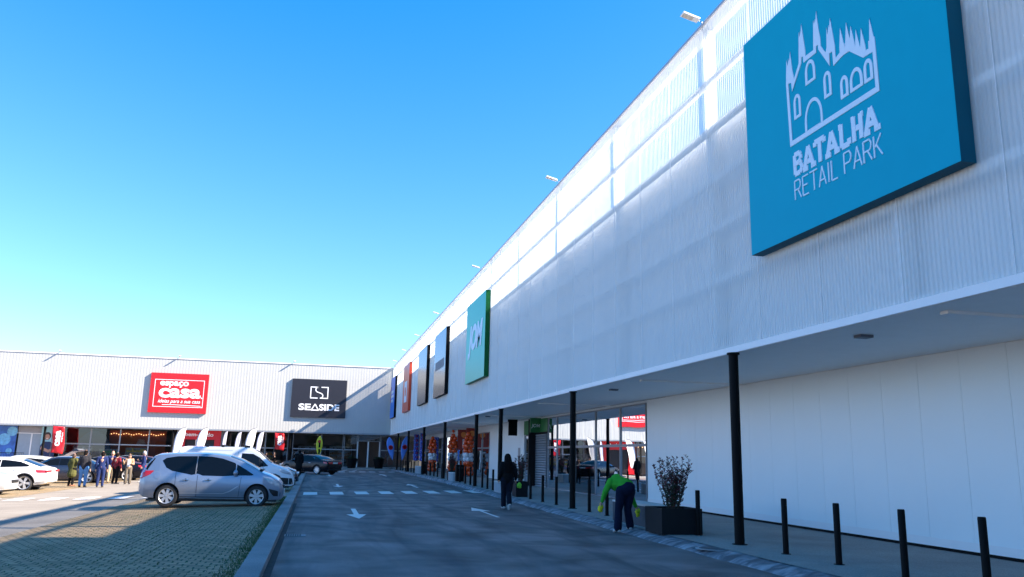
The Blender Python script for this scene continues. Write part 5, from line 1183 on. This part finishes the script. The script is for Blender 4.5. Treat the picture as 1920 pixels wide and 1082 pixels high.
stand_p(-11.65, 47.2, math.pi, 'person in charcoal jacket and light blue jeans seen from behind', CHAR, JEANS, HB, H=1.1, fat=1.22)
stand_p(-11.05, 51.6, math.pi-.4, 'person in maroon and black standing behind the blue suit', MAROON, BLKC, HB, H=1.02)
stand_p(-10.72, 46.8, math.pi+.15, 'person in a navy blue suit seen from behind', NAVYC, NAVYC, HB, H=1.06)
stand_p(-11.7, 53.4, .3, 'bald man in navy jacket and cream trousers facing the camera', NAVYC, CREAM, HB, H=1.08, bald=True, pose=holdL)
p_ = stand_p(-10.3, 51.2, .1, 'person in tan jacket over white shirt and taupe trousers facing the camera', TAN, TAUPE, HBR, H=.98, flare=.03, pose=dict(elR=(-.27, 0, 1.15), wrR=(-.3, -.18, 1.28), haR=(-.3, -.22, 1.33), **holdL))
mb = MB(); mb.box(-.085, .085, -.155, -.13, 1.0, 1.4, bev=.02); mb.build('shirt_front', WSHIRT, p_)
stand_p(-10.02, 53.8, -1.4, 'person in navy suit and pale hair beside the rear of the silver car', NAVYC, NAVYC, HG, WSHOE, H=1.09, pose=holdR)
stand_p(-14.5, 89, .0, 'person in a white shirt standing by the shop glass left of the white flags', WSHIRT, BLKC, HBR, H=1.06, detail=False, pose=holdL)
stand_p(-5.6, 88, .2, 'person in dark suit with white shirt, first of the distant group by the shop glass', BLKC, BLKC, HBR, H=1.05, detail=False)
stand_p(-4.9, 89, -.3, 'person in black near the shop glass under the red banner', BLKC, BLKC, HB, H=1.05, detail=False, pose=holdL)
stand_p(-4.1, 88.4, .9, 'person in black beside the column, turned to the right', BLKC, BLKC, HBR, H=1.02, detail=False)
stand_p(-6.5, 90, .5, 'distant person with pale face near the lilac flag', CHAR, BLKC, HG, H=1.03, detail=False)
stand_p(-2.0, 84, math.pi/2, 'person in black behind the bonnet of the saloon, left one', BLKC, BLKC, HB, H=1.05, detail=False)
stand_p(-1.1, 84.5, -1.5, 'person in black cap behind the bonnet of the saloon, right one', BLKC, BLKC, HB, H=1.06, detail=False)
stand_p(-1.1, 62.5, math.pi, 'person in long black coat standing beside the black saloon', BLKC, BLKC, HB, H=1.08, coat=.35, fat=1.25)

# ------------------------------------------------------------------ what stands behind the camera (seen only mirrored in the shop glass)
wh = empty('warehouse', (-12, -62, 0), 0, 'long dark warehouse mirrored in the far shop glass', 'building')
mb = MB(); mb.box(-45, 45, -8, 8, -1.2, 7.5); mb.build('wall', mat('brown cladding', (.12, .10, .085), .7, var=.2, vscale=.3), wh)
mb = MB(); mb.box(-46, 46, -9, 9, 7.502, 7.9); mb.build('roof', M_COPING, wh)
for k in range(9):
    mb = MB(); mb.box(-41+9*k, -36+9*k, 8.0, 8.06, 1., 4.2); mb.build('window', CGLASS, wh)
def tree(x, y, h, label, seed, proto=None):
    rnd = random.Random(seed); e = empty('broadleaf_tree', (x, y, -.4), rnd.uniform(0, 6), label, 'tree', 'trees behind the photographer')
    mb = MB(); mb.tube([(0, 0, 0), (.05, 0, h*.3), (0, .08, h*.75)], [.2, .15, .05], 10)
    C_ = []
    for k in range(14):
        a = rnd.uniform(0, 6.28); r = rnd.uniform(.2, 1)*h*.26; c = Vector((r*math.cos(a), r*math.sin(a), h*rnd.uniform(.4, .95))); C_.append((c, h*rnd.uniform(.09, .16)))
        mb.tube([(0, 0, h*rnd.uniform(.3, .6)), tuple(c*.6+Vector((0, 0, c.z*.38))), tuple(c)], [.06, .04, .015], 5)
    mb.build('trunk', mat('bark', (.07, .05, .035), .9, bump=.5), e); mb = MB()
    for c, r in C_:
        for _ in range(190):
            v = Vector((rnd.gauss(0, 1), rnd.gauss(0, 1), rnd.gauss(0, 1))).normalized()*r*rnd.uniform(.4, 1.1); p = c+v; d = Vector((rnd.gauss(0, 1), rnd.gauss(0, 1), rnd.gauss(0, 1))).normalized()*.22; s2 = d.cross(v).normalized()*.1
            mb.quad(p-d, p+s2, p+d, p-s2)
    mb.build('crown', LEAF_G, e, norm=False); return e
for i, (x, y, h) in enumerate(((-46, -34, 9), (-36, -30, 8), (-27, -35, 9.5), (-19, -31, 8), (-10, -34, 9), (-1, -37, 8.5), (7, -33, 9))):
    tree(x, y, h, 'broadleaf tree mirrored in the far shop windows', 40+i)

# grass tufts between the pavers and the left kerb
rnd = random.Random(3); mb = MB()
for k in range(5200):
    y = rnd.uniform(2, 33); x = -.95-abs(rnd.gauss(0, .14)); z = gz(x, y)+.004; a = rnd.uniform(0, 6.28); h = rnd.uniform(.015, .05); w = .006
    t = Vector((rnd.uniform(-.02, .02), rnd.uniform(-.02, .02), h)); p = Vector((x, y, z)); sd = Vector((math.cos(a), math.sin(a), 0))*w
    mb.quad(p-sd, p+sd, p+t+sd*.3, p+t-sd*.3)
for k in range(3800):
    cx = rnd.choice([-1.6, -2.4, -3.3, -4.4, -2.9]); y = rnd.uniform(6, 26); x = round((cx+rnd.gauss(0, .35))/.2)*.2+rnd.uniform(-.02, .02); z = gz(x, y)+.004; a = rnd.uniform(0, 6.28); h = rnd.uniform(.01, .03)
    t = Vector((rnd.uniform(-.02, .02), rnd.uniform(-.02, .02), h)); p = Vector((x, y, z)); sd = Vector((math.cos(a), math.sin(a), 0))*.006
    mb.quad(p-sd, p+sd, p+t+sd*.3, p+t-sd*.3)
setp(mb.build('grass', mat('short grass', (.045, .085, .02), .8, var=.3), norm=False), 'short green grass growing along the left kerb and between the pavers', 'grass', kind='stuff')
